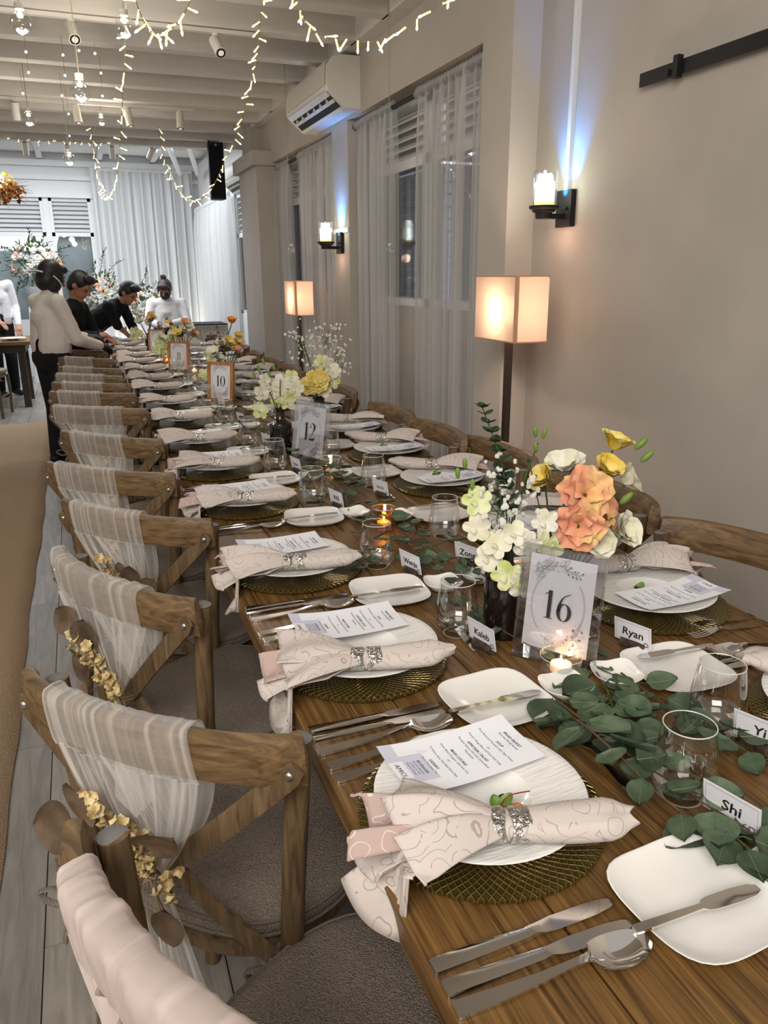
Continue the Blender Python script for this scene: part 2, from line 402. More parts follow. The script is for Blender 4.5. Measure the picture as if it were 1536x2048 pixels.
# far right wall (with an opening behind the side curtain)
g = G(); g.cbox((XB, 8.2, 0), (2.15, YB, 1.0)); g.cbox((XB, 8.2, 2.40), (2.15, YB, ZC)); g.cbox((XB, 8.2, 1.0), (2.15, 8.9, 2.4)); g.cbox((XB, 10.1, 1.0), (2.15, YB, 2.4))
struct('wall_far_right', g, MT['white'])
# end wall with two windows
g = G()
g.cbox((-7, YB, 0), (2.15, YB + .15, .80)); g.cbox((-7, YB, 2.56), (2.15, YB + .15, 3.5)); g.cbox((.37, YB, .80), (2.15, YB + .15, 2.56))
g.cbox((-.29, YB, .80), (-.21, YB + .15, 2.56)); g.cbox((-7, YB, .80), (-1.15, YB + .15, 2.56))
g.cbox((-7, YB - .06, 2.56), (.40, YB, 2.62)); g.cbox((-7, YB - .05, 2.80), (2.1, YB, 2.86)); g.cbox((-7, YB - .08, 2.98), (2.1, YB, 3.06))
struct('wall_back', g, MT['white'])
# ceiling over the beams, and the white end bay
g = G(); g.cbox((-7, 1.0, ZC), (2.15, 9.1, ZC + .08)); struct('ceiling', g, MT['ceil'])
g = G(); g.cbox((-7, 9.1, 3.16), (2.15, 13.15, 3.24)); g.cbox((-7, 9.06, 3.06), (2.15, 9.1, 3.24)); cb = struct('ceiling_end_bay', g, MT['white'])
for x in (-1.0, -.25, .55, 1.3):
    g = G(); g.box((x, 11.1, 3.12), (.07, 3.9, .09)); obj('rafter', g, MT['white'], cb, False)
for x0, x1 in ((1.0, 1.6), (1.25, 1.85)):
    g = G(); g.tube([(x0, 9.3, 3.12), (x1, 12.2, 2.86)], .035, 6); obj('rafter', g, MT['white'], cb, False)
bys = (3.20, 3.73, 4.25, 4.77, 5.30, 5.82, 6.33, 6.86, 7.40, 7.97, 8.48, 9.0)
for i, y in enumerate(bys):
    g = G(); g.cbox((-5, y, 2.75), (1.69, y + .10, ZC)); o = struct('beam', g, MT['beam']); o['label'] = 'cream painted ceiling beam'
g = G(); g.cbox((1.896, 2.848, 1.78), (XN, 2.872, ZC)); struct('trim_1', g, MT['white'], label='white cable trunking above the wall lamp')

# ------------------------------------------------------------------ windows
def window(name, c, axis, w_, z0, z1, zt, slats, depth=.05):
    """c = centre of window plane (x, y); axis 'y': wall plane of constant x, 'x': constant y. zt = transom height"""
    def bx(u0, u1, a, b, d0=-.02, d1=.03):
        q = G()
        if axis == 'y': q.cbox((c[0] + d0, c[1] + u0, a), (c[0] + d1, c[1] + u1, b))
        else: q.cbox((c[0] + u0, c[1] + d0, a), (c[0] + u1, c[1] + d1, b))
        return q
    h = w_ / 2; q = G(); fw = .045
    for (u0, u1, a, b) in ((-h, -h + fw, z0, z1), (h - fw, h, z0, z1), (-h, h, z0, z0 + fw), (-h, h, z1 - fw, z1), (-h, h, zt, zt + .055)):
        t = bx(u0, u1, a, b); q.add(t.v, t.f)
    root = struct(name, q, MT['white'])
    obj('pane', bx(-h + fw, h - fw, z0 + fw, zt, .008, .012), MT['pane' if axis == 'y' else 'glass'], root, False)
    if axis == 'y':
        for i in range(11):
            zc = lerp(z0 + .09, zt - .04, i / 10); tq = bx(-h + fw, h - fw, zc - .006, zc + .004, .055, .066); obj('jalousie_blade', tq, MT['jalousie'], root, False)
        obj('outside', bx(-h + fw, h - fw, z0 + fw, zt, .10, .105), MT['nightback'], root, False)
    else: obj('outside', bx(-h + fw, h - fw, z0 + fw, zt, .10, .105), MT['garden'], root, False)
    obj('backing', bx(-h + fw, h - fw, zt, z1 - fw, .06, .07), MT['white'], root, False)
    n = slats; zz0, zz1 = zt + .055, z1 - fw
    for i in range(n):
        zc = lerp(zz0, zz1, (i + .5) / n); ph = (zz1 - zz0) / n
        q = G(); M_ = rotm(0, -.6, 0) if axis == 'y' else rotm(.6, 0, 0)
        d = (ph * 1.1, w_ - 2 * fw, .010) if axis == 'y' else (w_ - 2 * fw, ph * 1.1, .010)
        q.box((c[0] + (.02 if axis == 'y' else 0), c[1] + (0 if axis == 'y' else .02), zc), d, 0, M_)
        obj('slat', q, MT['white'], root, False)
    return root
window('window_1', (1.965, 3.85), 'y', .92, 1.27, 2.42, 2.06, 5)
window('window_2', (1.965, 4.78), 'y', .92, 1.27, 2.42, 2.06, 5)
window('window_3', (1.965, 6.04), 'y', .92, 1.27, 2.42, 2.06, 5)
window('window_4', (1.965, 6.96), 'y', .92, 1.27, 2.42, 2.06, 5)
window('window_5', (1.99, 9.5), 'y', 1.2, 1.0, 2.40, 1.90, 6)
window('window_6', (.08, YB + .03), 'x', .58, .80, 2.56, 2.03, 7)
window('window_7', (-.72, YB + .03), 'x', .86, .80, 2.56, 2.03, 7)

# ------------------------------------------------------------------ curtains
def curtain(label, a, b, x, z0, z1, pleats, m, axis='y', amp=.028, seed=0, pull=0.0):
    r = random.Random(seed); ph = [r.uniform(0, 6) for _ in range(6)]; n = int(pleats * 10)
    def fold(u, t):
        k = pleats * 2 * pi
        return (sin(u * k + ph[0] + .5 * sin(u * 7 + ph[1])) + .45 * sin(u * k * 1.7 + ph[2] + t * .8) + .25 * sin(u * k * .43 + ph[3])) * amp * (.35 + .65 * t)
    def pt(u, v):
        z = lerp(z1, z0, v); t = sm(0, .12, v)
        uu = u + pull * (1 - v) * (u - .5) * .0
        q = lerp(a, b, uu) + .012 * sin(u * pleats * 4 + ph[4]) * t
        off = fold(u, t)
        if v < .045: off += .006 * sin(u * pleats * 4 * pi * 1.3 + ph[5])
        return (x + off, q, z) if axis == 'y' else (q, x + off, z)
    root = thing('curtain', label, 'curtain', (x, (a + b) / 2, 0) if axis == 'y' else ((a + b) / 2, x, 0))
    o0 = root.location
    q = G(); q.grid(pt, n, 14); q.v = [tuple(Vector(p) - o0) for p in q.v]
    obj('panel', q, m, root)
    q = G()
    def hd(u, v):
        ang = v * 2 * pi; rr = .021 + .004 * sin(u * pleats * 4 * pi * 1.3 + ph[5])
        yy = lerp(a, b, u); zz = z1 - .02 + rr * cos(ang) + (.012 if cos(ang) > .8 else 0) * (1 + sin(u * pleats * 17)); xx = x + rr * sin(ang)
        return Vector((xx, yy, zz) if axis == 'y' else (yy, xx, zz)) - o0
    q.grid(hd, n, 8); obj('heading', q, m, root)
    return root
curtain('sheer white curtain beside the plain wall, nearest the camera', 3.40, 4.23, 1.835, .02, 2.40, 9, MT['curtain'], seed=3)
curtain('sheer white curtain left of the dark window gap, beside the column', 4.56, 5.22, 1.835, .02, 2.40, 8, MT['curtain'], seed=4)
curtain('sheer white curtain glowing pink behind the far floor lamp', 5.60, 6.66, 1.835, .02, 2.40, 11, MT['curtain'], seed=5)
curtain('narrow sheer curtain against the projecting white pier', 6.98, 7.40, 1.835, .02, 2.40, 6, MT['curtain'], seed=6)
curtain('bluish white drape on the far right wall beyond the second air conditioner', 9.95, 12.8, 1.86, .02, 2.42, 22, MT['drape'], seed=8, amp=.035)
curtain('white floor-length drape covering the end wall behind the people', .40, 1.86, 12.86, .02, 2.97, 15, MT['drape'], 'x', .04, 9)
for a, b, lb in ((3.385, 5.24, 'black curtain rod over the nearer window bay'), (5.58, 7.42, 'black curtain rod over the window bay behind the far floor lamp')):
    t = thing('curtain_rod', lb, 'rod', (1.835, (a + b) / 2, 2.38)); h = (b - a) / 2
    q = G(); q.tube([(0, -h + .02, 0), (0, h - .02, 0)], .0125, 10); obj('rod', q, MT['dark'], t)
    for s in (-1, 1):
        q = G(); q.tube([(0, s * (h - .025), 0), (0, s * (h - .001), 0)], [.016, .022], 10); obj('end_bracket', q, MT['dark'], t)

# ------------------------------------------------------------------ air conditioners
def aircon(label, x1, y0, ln, z0, hgt=.29, dep=.21):
    t = thing('air_conditioner', label, 'air conditioner', (x1, y0, z0))
    pr = [(0, 0), (0, hgt), (-dep * .55, hgt), (-dep * .86, hgt * .95), (-dep, hgt * .80), (-dep * 1.02, hgt * .44), (-dep * .97, hgt * .33), (-dep * .48, .004), (-dep * .40, 0)]
    q = G(); q.loft([[(x, y, z) for x, z in pr] for y in (0, .012, ln - .012, ln)])
    obj('casing', q, MT['plastic'], t, True, ang=30)
    q = G(); q.loft([[(x * 1.012 - .001, y, z) for x, z in pr[3:6]] for y in (.035, ln - .035)], False); obj('front_panel', q, MT['plastic'], t)
    a, b = Vector((-dep * .97, 0, hgt * .34)), Vector((-dep * .52, 0, hgt * .04))
    def strip(u0, u1, y0_, y1_, off, nm, m):
        p, r_ = a.lerp(b, u0), a.lerp(b, u1); n_ = Vector((-.55, 0, -.83)) * off
        q = G(); th = Vector((.006, 0, .009))
        q.loft([[p + n_ + Vector((0, y, 0)), r_ + n_ + Vector((0, y, 0)), r_ + n_ + th + Vector((0, y, 0)), p + n_ + th + Vector((0, y, 0))] for y in (y0_, y1_)])
        obj(nm, q, m, t, False)
    strip(-.02, 1.0, .05, ln - .05, .004, 'outlet', MT['dark'])
    strip(-.04, .26, .045, ln - .045, .012, 'flap', MT['chrome'])
    strip(.46, .62, .05, ln - .05, .010, 'flap', MT['plastic'])
    strip(.95, 1.12, .05, ln - .05, .008, 'flap', MT['plastic'])
    for k in range(6):
        q = G(); q.box((-dep * .74, .14 + k * (ln - .28) / 5, hgt * .19), (.05, .004, .03)); obj('vane', q, MT['plastic'], t, False)
    return t
aircon('large white split air conditioner on the beam nearest the camera', XW, 4.98, .99, 2.44)
aircon('smaller-looking far white air conditioner beside the hanging black speaker', XB, 8.62, 1.0, 2.36)

# ------------------------------------------------------------------ black wall rail
t = thing('sliding_door_rail', 'black flat steel sliding door rail on the plain wall', 'rail', (XN, 1.6, 2.08))
q = G(); q.box((-.028, -.02, .006), (.008, 1.70, .042)); obj('bar', q, MT['dark'], t, False)
for y in (.64, -.2):
    q = G(); q.box((-.036, y, .008), (.022, .022, .066)); obj('stop_block', q, MT['dark'], t, False)
    q = G(); q.tube([(-.03, y + .045, 0), (-.042, y + .045, 0)], .010, 10); obj('bolt', q, MT['dark'], t)
    q = G(); q.tube([(0, y + .045, 0), (-.026, y + .045, 0)], .008, 8); obj('spacer', q, MT['dark'], t)

# ------------------------------------------------------------------ sconces
MT['candleglow'] = mat('lit_candle_tube', (1, .95, .85), .5, 0, .3, (.93, 1.0, .88), 9)
MT['candlefoot'] = mat('lit_candle_foot', (.7, .6, .2), .5, 0, .3, (1.0, .85, .15), 2.0)
def sconce(label, x, y, zb):
    """x = wall surface, y = centre, zb = bottom of back plate"""
    t = thing('wall_sconce', label, 'wall lamp', (x, y, zb))
    q = G(); q.cbox((-.024, -.052, 0), (0, .052, .14)); obj('back_plate', q, MT['dark'], t, False)
    q = G(); q.ball((-.028, -.025, .07), .007); obj('screw', q, MT['dark'], t)
    q = G(); q.cbox((-.135, -.012, .030), (-.02, .012, .050)); obj('arm', q, MT['dark'], t, False)
    c = (-.115, .0, 0)
    q = G(); q.lathe([(0, .030), (.032, .030), (.034, .052), (.045, .056), (.047, .064), (.058, .068), (.060, .078), (.052, .080), (0, .080)], 28, c); obj('cup', q, MT['dark'], t)
    q = G(); q.lathe([(.050, .080), (.050, .205), (.049, .206), (.048, .205), (.048, .081)], 28, c); obj('glass_shade', q, MT['glass'], t)
    q = G(); q.lathe([(.038, .093), (.039, .165), (.034, .170), (0, .171)], 24, c); obj('candle_tube', q, MT['candleglow'], t)
    q = G(); q.lathe([(0, .081), (.038, .081), (.038, .093)], 24, c); obj('candle_foot', q, MT['candlefoot'], t)
    light('sconce_uplight', 'SPOT', (-.045, -.01, .10), 20, (.03, .28, 1.0), .006, None, 70, .9, t).rotation_euler = (pi, radians(14), 0)
    light('sconce_core', 'SPOT', (-.035, -.01, .13), 2.5, (.15, .75, 1.0), .006, None, 34, .9, t).rotation_euler = (pi, radians(10), 0)
    light('sconce_glow', 'POINT', (-.115, 0, .19), .35, (.9, 1.0, .85), .04, parent=t)
    light('sconce_lowglow', 'POINT', (-.10, 0, -.03), .35, (1.0, .62, .45), .03, parent=t)
    return t
sconce('black wall sconce with glass cylinder on the plain wall, nearer of two', XN, 2.86, 1.64)
sconce('black wall sconce with glass cylinder on the narrow column, farther of two', XW, 5.41, 1.60)

# ------------------------------------------------------------------ floor lamps
m = bpy.data.materials.new('paper_shade'); m.use_nodes = True
for n_ in list(m.node_tree.nodes):
    if n_.type != 'OUTPUT_MATERIAL': m.node_tree.nodes.remove(n_)
df = N(m, 'ShaderNodeBsdfDiffuse'); df.inputs[0].default_value = (.80, .66, .58, 1)
tl = N(m, 'ShaderNodeBsdfTranslucent'); tl.inputs[0].default_value = (.275, .210, .172, 1)
tr = N(m, 'ShaderNodeBsdfTransparent'); tr.inputs[0].default_value = (1, .9, .75, 1)
mx = N(m, 'ShaderNodeMixShader'); mx.inputs[0].default_value = .6; L(m, df.outputs[0], mx.inputs[1]); L(m, tl.outputs[0], mx.inputs[2])
m2 = N(m, 'ShaderNodeMixShader'); m2.inputs[0].default_value = .015; L(m, mx.outputs[0], m2.inputs[1]); L(m, tr.outputs[0], m2.inputs[2])
L(m, m2.outputs[0], [n_ for n_ in m.node_tree.nodes if n_.type == 'OUTPUT_MATERIAL'][0].inputs[0])
MT['shade'] = m
MT['shadeseam'] = mat('shade_seam', (.62, .34, .20), .8)
MT['lampbulb'] = mat('lamp_bulb', (1, .9, .7), .5, 0, 0, (1, .78, .45), 20)
MT['lampwood'] = mat('dark_lamp_pole', (.035, .022, .016), .45)
def floor_lamp(label, x0, x1, y0, y1, z0, z1):
    xc, yc = (x0 + x1) / 2, (y0 + y1) / 2
    t = thing('floor_lamp', label, 'lamp', (xc, yc, 0)); hx, hy = (x1 - x0) / 2, (y1 - y0) / 2
    q = G(); q.cbox((-.10, -.12, .0), (.10, .12, .025)); obj('base', q, MT['lampwood'], t, False)
    q = G(); q.cbox((-.0125, -.0125, .025), (.0125, .0125, z0 + .03)); obj('pole', q, MT['lampwood'], t, False)
    s = obj('shade', G().loft([[(-hx, -hy, z), (hx, -hy, z), (hx, hy, z), (-hx, hy, z)] for z in (z0, z1)], True, False), MT['shade'], t, False)
    q = G()
    for z in (z0, z1):
        c = [(-hx, -hy, z), (hx, -hy, z), (hx, hy, z), (-hx, hy, z)]
        for i in range(4): q.tube([c[i], c[(i + 1) % 4]], .003, 5)
    obj('wire_frame', q, MT['shadeseam'], s)
    q = G(); q.box((-hx, -hy, (z0 + z1) / 2), (.012, .012, z1 - z0)); obj('corner_seam', q, MT['shadeseam'], s, False)
    q = G(); q.lathe([(0, 0), (.012, 0), (.014, .03), (.030, .06), (.028, .09), (0, .11)], 14, (0, 0, z0 + .06)); obj('bulb', q, MT['lampbulb'], t)
    light('lamp_glow', 'POINT', (0, 0, z0 + .12), 25.0, (1.0, .73, .53), .035, parent=t)
    return t
floor_lamp('floor lamp with boxy glowing paper shade against the plain wall, nearer of two', 1.55, 1.69, 2.62, 2.95, 1.205, 1.45)
floor_lamp('floor lamp with boxy glowing paper shade before the sheer curtain, farther of two', 1.55, 1.685, 5.84, 6.18, 1.165, 1.415)
# ================================================================== TABLES
TX0, TX1, TZ = .265, 1.275, .76
TXC = (TX0 + TX1) / 2
def table(label, xc, y0, y1, wid=1.01, npl=6, legs=True):
    t = thing('dining_table', label, 'table', (xc, (y0 + y1) / 2, 0)); hl = (y1 - y0) / 2; pw = wid / npl
    for i in range(npl):
        q = G(); a = -wid / 2 + i * pw; b = a + pw
        e = .0012
        sec = [(a + e, TZ - .038), (b - e, TZ - .038), (b - e, TZ - .003), (b - e - .003, TZ), (a + e + .003, TZ), (a + e, TZ - .003)]
        q.loft([[(x, y, z) for x, z in sec] for y in (-hl + .001, hl - .001)]); obj('plank', q, MT['table'], t, False)
    for s in (-1, 1):
        q = G(); q.box((s * (wid / 2 - .09), 0, TZ - .085), (.028, 2 * hl - .2, .09)); obj('apron', q, MT['apron'], t, False)
        q = G(); q.box((0, s * (hl - .12), TZ - .085), (wid - .2, .028, .09)); obj('apron', q, MT['apron'], t, False)
    for sx in (-1, 1):
        for sy in (-1, 1):
            q = G(); q.box((sx * (wid / 2 - .13), sy * (hl - .16), (TZ - .04) / 2), (.075, .075, TZ - .04)); obj('leg', q, MT['apron'], t, False)
    return t
for i, (a, b, lb) in enumerate(((.28, 2.62, 'long brown plank table at the front, holding the sixteen sign'),
                               (2.624, 4.98, 'brown plank table holding the twelve and ten signs'),
                               (4.984, 7.34, 'brown plank table holding the eight sign'),
                               (7.344, 9.70, 'brown plank table at the far end of the row, holding the six sign'))):
    table(lb, TXC, a, b)

# ================================================================== CHAIRS  (local: forward = +y, origin on the floor under the seat)
RAILPTS = [(-.245, -.214), (-.205, -.238), (-.13, -.262), (0, -.276), (.13, -.262), (.205, -.238), (.245, -.214)]
def railc(u):
    """centre line of the rail, u in -1..1"""
    p = cr([(x, y, 0) for x, y in RAILPTS], 8); i = (u + 1) / 2 * (len(p) - 1); k = min(int(i), len(p) - 2)
    return p[k].lerp(p[k + 1], i - k)
RZ0, RZ1, RT = .800, .882, .030
def make_chair():
    t = thing('cross_back_chair', 'x', 'chair')
    # rail: curved board with rounded ends
    secs = []; n = 40
    for i in range(n + 1):
        u = -1 + 2 * i / n; c = railc(u); c2 = railc(min(1, u + .02)); c1 = railc(max(-1, u - .02)); tg = (c2 - c1).normalized(); nr = Vector((-tg.y, tg.x, 0))
        e = min(1.0, sqrt(max(0.0, 1 - max(0, (abs(u) - .90) / .10) ** 2)) + .18)
        zc = (RZ0 + RZ1) / 2 + .006 * (1 - u * u); hz = (RZ1 - RZ0) / 2 * e; ht = RT / 2 * (e * .5 + .5)
        sec = []
        for k in range(12):
            a = 2 * pi * k / 12; ca, sa = cos(a), sin(a)
            px = math.copysign(abs(ca) ** .62, ca) * ht; pz = math.copysign(abs(sa) ** .60, sa) * hz
            lean = (zc + pz - RZ0) * -.12
            sec.append(c + nr * (px) + Vector((0, lean, zc + pz)))
        secs.append(sec)
    q = G(); q.loft(secs); obj('rail', q, MT['chairx'], t)
    for s in (-1, 1):
        top = railc(s * .78) + Vector((-s * .004, .034, .852)); base = Vector((s * .205, -.235, .0)); mid = Vector((s * .186, -.190, .46))
        q = G(); q.tube(cr([base, (base + mid) / 2 + Vector((0, .006, 0)), mid, top], 5), [.016] + [.0180] * 14 + [.0190], 12)
        leg = obj('rear_post', q, MT['chairz'], t)
        q = G(); q.lathe([(0, .0012), (.017, .0008), (.018, 0)], 14, tuple(top)); obj('post_end', q, MT['postend'], leg)
        q = G(); q.tube(cr([(s * .185, .185, .43), (s * .188, .195, .25), (s * .175, .20, 0)], 5), [.019, .019, .018, .018, .018, .017, .017, .016, .016, .016, .015], 12)
        obj('front_leg', q, MT['chairz'], t)
        q = G(); q.tube([(s * .186, .19, .22), (s * .196, -.205, .22)], .010, 8); obj('stretcher', q, MT['chairz'], t)
        # cross strap: from rail end on this side to the opposite lower post
        a = railc(s * .86) + Vector((0, -.024, .832)); b = Vector((-s * .175, -.222, .475)); mdl = Vector((0, -.232 - (.008 if s > 0 else -.002), .600))
        pth = cr([a, a.lerp(mdl, .5) + Vector((s * .004, -.008, .0)), mdl, b.lerp(mdl, .5) + Vector((0, -.006, 0)), b], 5); q = G(); secs = []
        for i, p in enumerate(pth):
            tg = (pth[min(i + 1, len(pth) - 1)] - pth[max(i - 1, 0)]).normalized(); yv = Vector((0, 1, 0)); wv = tg.cross(yv).normalized(); yv = wv.cross(tg).normalized()
            if i == 0: pass
            secs.append([p + wv * x * .0175 + yv * y * .0045 for x, y in ((-1, -.6), (-.7, -1), (.7, -1), (1, -.6), (1, .6), (.7, 1), (-.7, 1), (-1, .6))])
        e0 = [p + (pth[0] - pth[1]).normalized() * .016 for p in secs[0]]; e0 = [v.lerp(sum(e0, Vector()) / 8, .35) for v in e0]; secs.insert(0, e0)
        e1 = [p + (pth[-1] - pth[-2]).normalized() * .014 for p in secs[-1]]; e1 = [v.lerp(sum(e1, Vector()) / 8, .35) for v in e1]; secs.append(e1)
        q.loft(secs); st = obj('cross_strap', q, MT['chairz'], t)
        for p in (a, b):
            q = G(); q.ball((p.x, p.y - .005, p.z), .0075, 8, 5, (1, .6, 1)); obj('bolt', q, MT['bolt'], st)
    # seat frame + cushion
    def rim(a, rx, ry0, ry1, e=2.6):
        ca, sa = cos(a), sin(a); ry = ry1 if sa > 0 else ry0
        rxx = rx * (1 + .06 * sa)
        return math.copysign(abs(ca) ** (2 / e), ca) * rxx, math.copysign(abs(sa) ** (2 / e), sa) * ry
    n = 40
    def ring(rx, r0, r1, z): return [(*rim(2 * pi * k / n, rx, r0, r1), z) for k in range(n)]
    q = G(); q.loft([ring(.195, .200, .205, .415), ring(.205, .21, .215, .42), ring(.207, .212, .217, .445), ring(.19, .195, .2, .452)]); obj('seat_frame', q, MT['chairz'], t)
    q = G(); q.loft([ring(.19, .185, .205, .452), ring(.211, .205, .224, .458), ring(.219, .212, .231, .470), ring(.221, .213, .232, .482), ring(.217, .209, .228, .492), ring(.20, .195, .21, .500), ring(.12, .12, .12, .506), ring(.02, .02, .02, .507)])
    cu = obj('cushion', q, MT['linen'], t, True, ang=80)
    q = G()
    for z, e in ((.466, .2195), (.490, .2185)):
        q.tube([(*rim(2 * pi * k / n, e, e - .007, e + .012), z) for k in range(n)], .0035, 5, loop=True)
    obj('piping', q, MT['linentie'], cu)
    for s in (-1, 1):
        q = G(); c = Vector((s * .189, -.190, .462))
        q.tube([c + Vector((.025 * cos(a), .025 * sin(a), 0)) for a in [2 * pi * k / 12 for k in range(12)]], .006, 6, loop=True)
        k0 = c + Vector((s * .012, -.030, -.002)); q.ball(k0, .011, 7, 5)
        for d in ((.075, -.02, .028), (-.05, -.045, .02)):
            e = k0 + Vector((d[0] * 1, d[1], d[2])); q.tube(cr([k0, k0.lerp(e, .5) + Vector((0, -.01, .018)), e, k0.lerp(e, .5) + Vector((0, -.012, -.012)), k0], 4), .0062, 6, True, .55)
        for d in ((.055, -.03, -.06), (-.02, -.035, -.08)):
            e = k0 + Vector(d); q.tube(cr([k0, k0.lerp(e, .5) + Vector((0, -.012, .0)), e], 4), .0075, 6, True, .45)
        obj('cushion_tie', q, MT['linentie'], cu)
    return t
ORD = ['first', 'second', 'third', 'fourth', 'fifth', 'sixth', 'seventh', 'eighth', 'ninth', 'tenth', 'eleventh', 'twelfth', 'thirteenth', 'fourteenth', 'fifteenth', 'sixteenth', 'seventeenth', 'eighteenth']
chair0 = make_chair()
CH_L = [  # rail centre x, y and rotation (deg) of forward from +y  (negative = turned toward the table)
    (.038, .580, -62), (.034, 1.022, -44), (.018, 1.573, -60), (.077, 2.025, -45), (.035, 2.530, -41), (.063, 3.084, -44), (.042, 3.779, -32), (.026, 4.303, -31), (.025, 4.694, -33), (.022, 5.10, -38), (.032, 5.516, -39),
    (.018, 6.20, -40), (.007, 6.91, -41), (.03, 7.5, -44), (.02, 8.0, -44), (.03, 8.55, -44)]
chairsL = []
for i, (x, y, a) in enumerate(CH_L):
    rz = radians(a); off = Vector((0, .235, 0)); off.rotate(Euler((0, 0, rz)))
    loc = (x + off.x, y + off.y, 0)
    lb = 'weathered oak cross-back chair on the aisle side, %s from the camera' % ORD[i]
    if i == 0:
        c = chair0; c.location = loc; c.rotation_euler = (0, 0, rz); c['label'] = lb; c['group'] = 'cross-back chairs on the aisle side'
        kids(c); [kids(k) for k in kids(c)]
    else: c = dup(chair0, loc, rz, lb, 'cross-back chairs on the aisle side')
    chairsL.append((c, loc, rz))
CH_R = [(1.365, 1.215, 104), (1.338, 1.775, 95), (1.322, 2.314, 92), (1.272, 2.71, 91), (1.27, 3.197, 92), (1.268, 3.964, 94), (1.27, 4.5, 92), (1.27, 5.0, 88), (1.28, 5.55, 90), (1.28, 6.1, 84), (1.28, 6.65, 80), (1.28, 7.2, 60), (1.28, 7.75, 80), (1.28, 8.3, 80)]
for i, (x, y, a) in enumerate(CH_R):
    rz = radians(a); off = Vector((0, .235, 0)); off.rotate(Euler((0, 0, rz)))
    dup(chair0, (x + off.x, y + off.y, 0), rz, 'weathered oak cross-back chair on the window side, %s from the camera' % ORD[i], 'cross-back chairs on the window side')

# ------------------------------------------------------------------ tulle sashes on the aisle chairs (chair-local frame)
def gathered(g_, nm, m, parent, nu, nv, seed, sharp=7.0):
    """cloth grid with a density attribute that runs along the gathers (constant down each fold)"""
    o = obj(nm, g_, m, parent, True, ang=85); r = random.Random(seed)
    base = [max(0.0, noise.noise(Vector((i * .22 + seed, .3, 0))) * 1.3 + noise.noise(Vector((i * .7, seed * 2.0, 0))) * .5 + .14) for i in range(nu + 1)]
    at = o.data.attributes.new('gather', 'FLOAT', 'POINT')
    at.data.foreach_set('value', [min(1.0, base[i] * (1 + .3 * noise.noise(Vector((i * .5, j * .4, seed))))) for i in range(nu + 1) for j in range(nv + 1)])
    return o
def make_sash(seed, u0, u1, dense=False):
    r = random.Random(seed); ph = [r.uniform(0, 6) for _ in range(8)]; m = MT['tulle2' if dense else 'tulle']
    t = thing('tulle_sash', 'x', 'sash'); NU = 110
    def fr(s, k):
        return noise.noise(Vector((s * 16 + seed * 3.1, k * .9, seed))) * 1.1 + noise.noise(Vector((s * 33, k * 1.6, seed + 5))) * .6 + noise.noise(Vector((s * 7 + k * 1.2, k * 2, seed + 9))) * .5
    def wrap(u, v):     # around the rail: v 0 outer bottom -> over the top -> 1 inner bottom
        s = lerp(u0, u1, u) + .012 * sin(v * 4 + ph[3]); c = railc(s); nr = Vector((c.x * .55, -1, 0)).normalized()
        e = .003 + (.0085 * abs(noise.noise(Vector((u * 7 + v * 2.2, v * 1.3, 4.0)))) + .005 * abs(noise.noise(Vector((u * 15 - v * 3.0, v * 2, 8.0)))) + .0015 * abs(fr(u, v)) if dense else .0035 * abs(fr(u, v * 1.5))); hz = (RZ1 - RZ0) / 2 + .004 + e; ht = RT / 2 + .003 + e; zc = (RZ0 + RZ1) / 2 + .006 * (1 - s * s)
        a = lerp(-.22 * pi, 1.22 * pi, v); pz = math.copysign(abs(sin(a)) ** .55, sin(a)) * hz; px = math.copysign(abs(cos(a)) ** .5, cos(a)) * ht
        return c + nr * px + Vector((0, (zc + pz - RZ0) * -.12, zc + pz))
    q = G(); q.grid(wrap, NU, 14); gathered(q, 'wrap', m, t, NU, 14, seed)
    knot = Vector((0, -.252, .604))
    def hang(front):
        def fn(u, v):
            s = lerp(u0, u1, u); c = railc(s); nr = Vector((c.x * .55, -1, 0)).normalized()
            top = c + nr * ((RT / 2 + .006) * (1 if front else -1)) + Vector((0, 0, RZ0 + .012))
            bt = knot + Vector(((u - .5) * .040, (-.016 if front else .034) + .007 * sin(u * 9 + ph[5]), .01))
            w_ = v; p = top.lerp(bt, w_)
            p += nr * ((.010 * fr(u, v * .6) * (1 - .5 * v)) + (.010 if front else .0) * sin(pi * v))
            p.x += (.018 * u) * sin(pi * v)
            return p
        return fn
    q = G(); q.grid(hang(True), NU, 14); gathered(q, 'front_fall', m, t, NU, 14, seed + 1)
    q = G(); q.grid(hang(False), NU, 14); gathered(q, 'rear_fall', m, t, NU, 14, seed + 2)
    def tail(u, v):
        w_ = .026 + .13 * v ** .8; x = (u - .5) * w_ * 2 * .7 + .05 * v
        return knot + Vector((x + .008 * fr(u, v) * v, -.014 - .03 * fr(u * .7, 2 + v * .4) * (v + .1) - .01 * v, -.005 - .38 * v + .015 * sin(u * 14) * v))
    q = G(); q.grid(tail, 80, 14); gathered(q, 'tail', m, t, 80, 14, seed + 3)
    q = G()
    for z in (-.004, .003): q.tube([knot + Vector((.024 * cos(a), .008 + .030 * sin(a), z)) for a in [2 * pi * k / 14 for k in range(14)]], .0018, 5, loop=True)
    for d in ((.03, -.03, -.05), (-.022, -.032, -.045)): q.tube(cr([knot + Vector((0, -.022, 0)), knot + Vector((d[0] * .6, -.035, -.01)), knot + Vector(d) + Vector((0, -.006, 0))], 4), .0016, 5)
    obj('twine', q, MT['twine'], t)
    return t
def leafshape(L_, W_, cup=.12, n=5, tip=0.0):
    """rounded leaf in xy from origin along +x"""
    q = G()
    def fn(u, v):
        x = L_ * u; w_ = W_ * (sin(pi * min(1, u ** .85)) ** .62) * (1 - tip * u)
        y = (v - .5) * 2 * w_
        return (x, y, cup * L_ * ((v - .5) ** 2 * 1.4 + .25 * u * u - .12 * u))
    q.grid(fn, n * 2, 4); return q
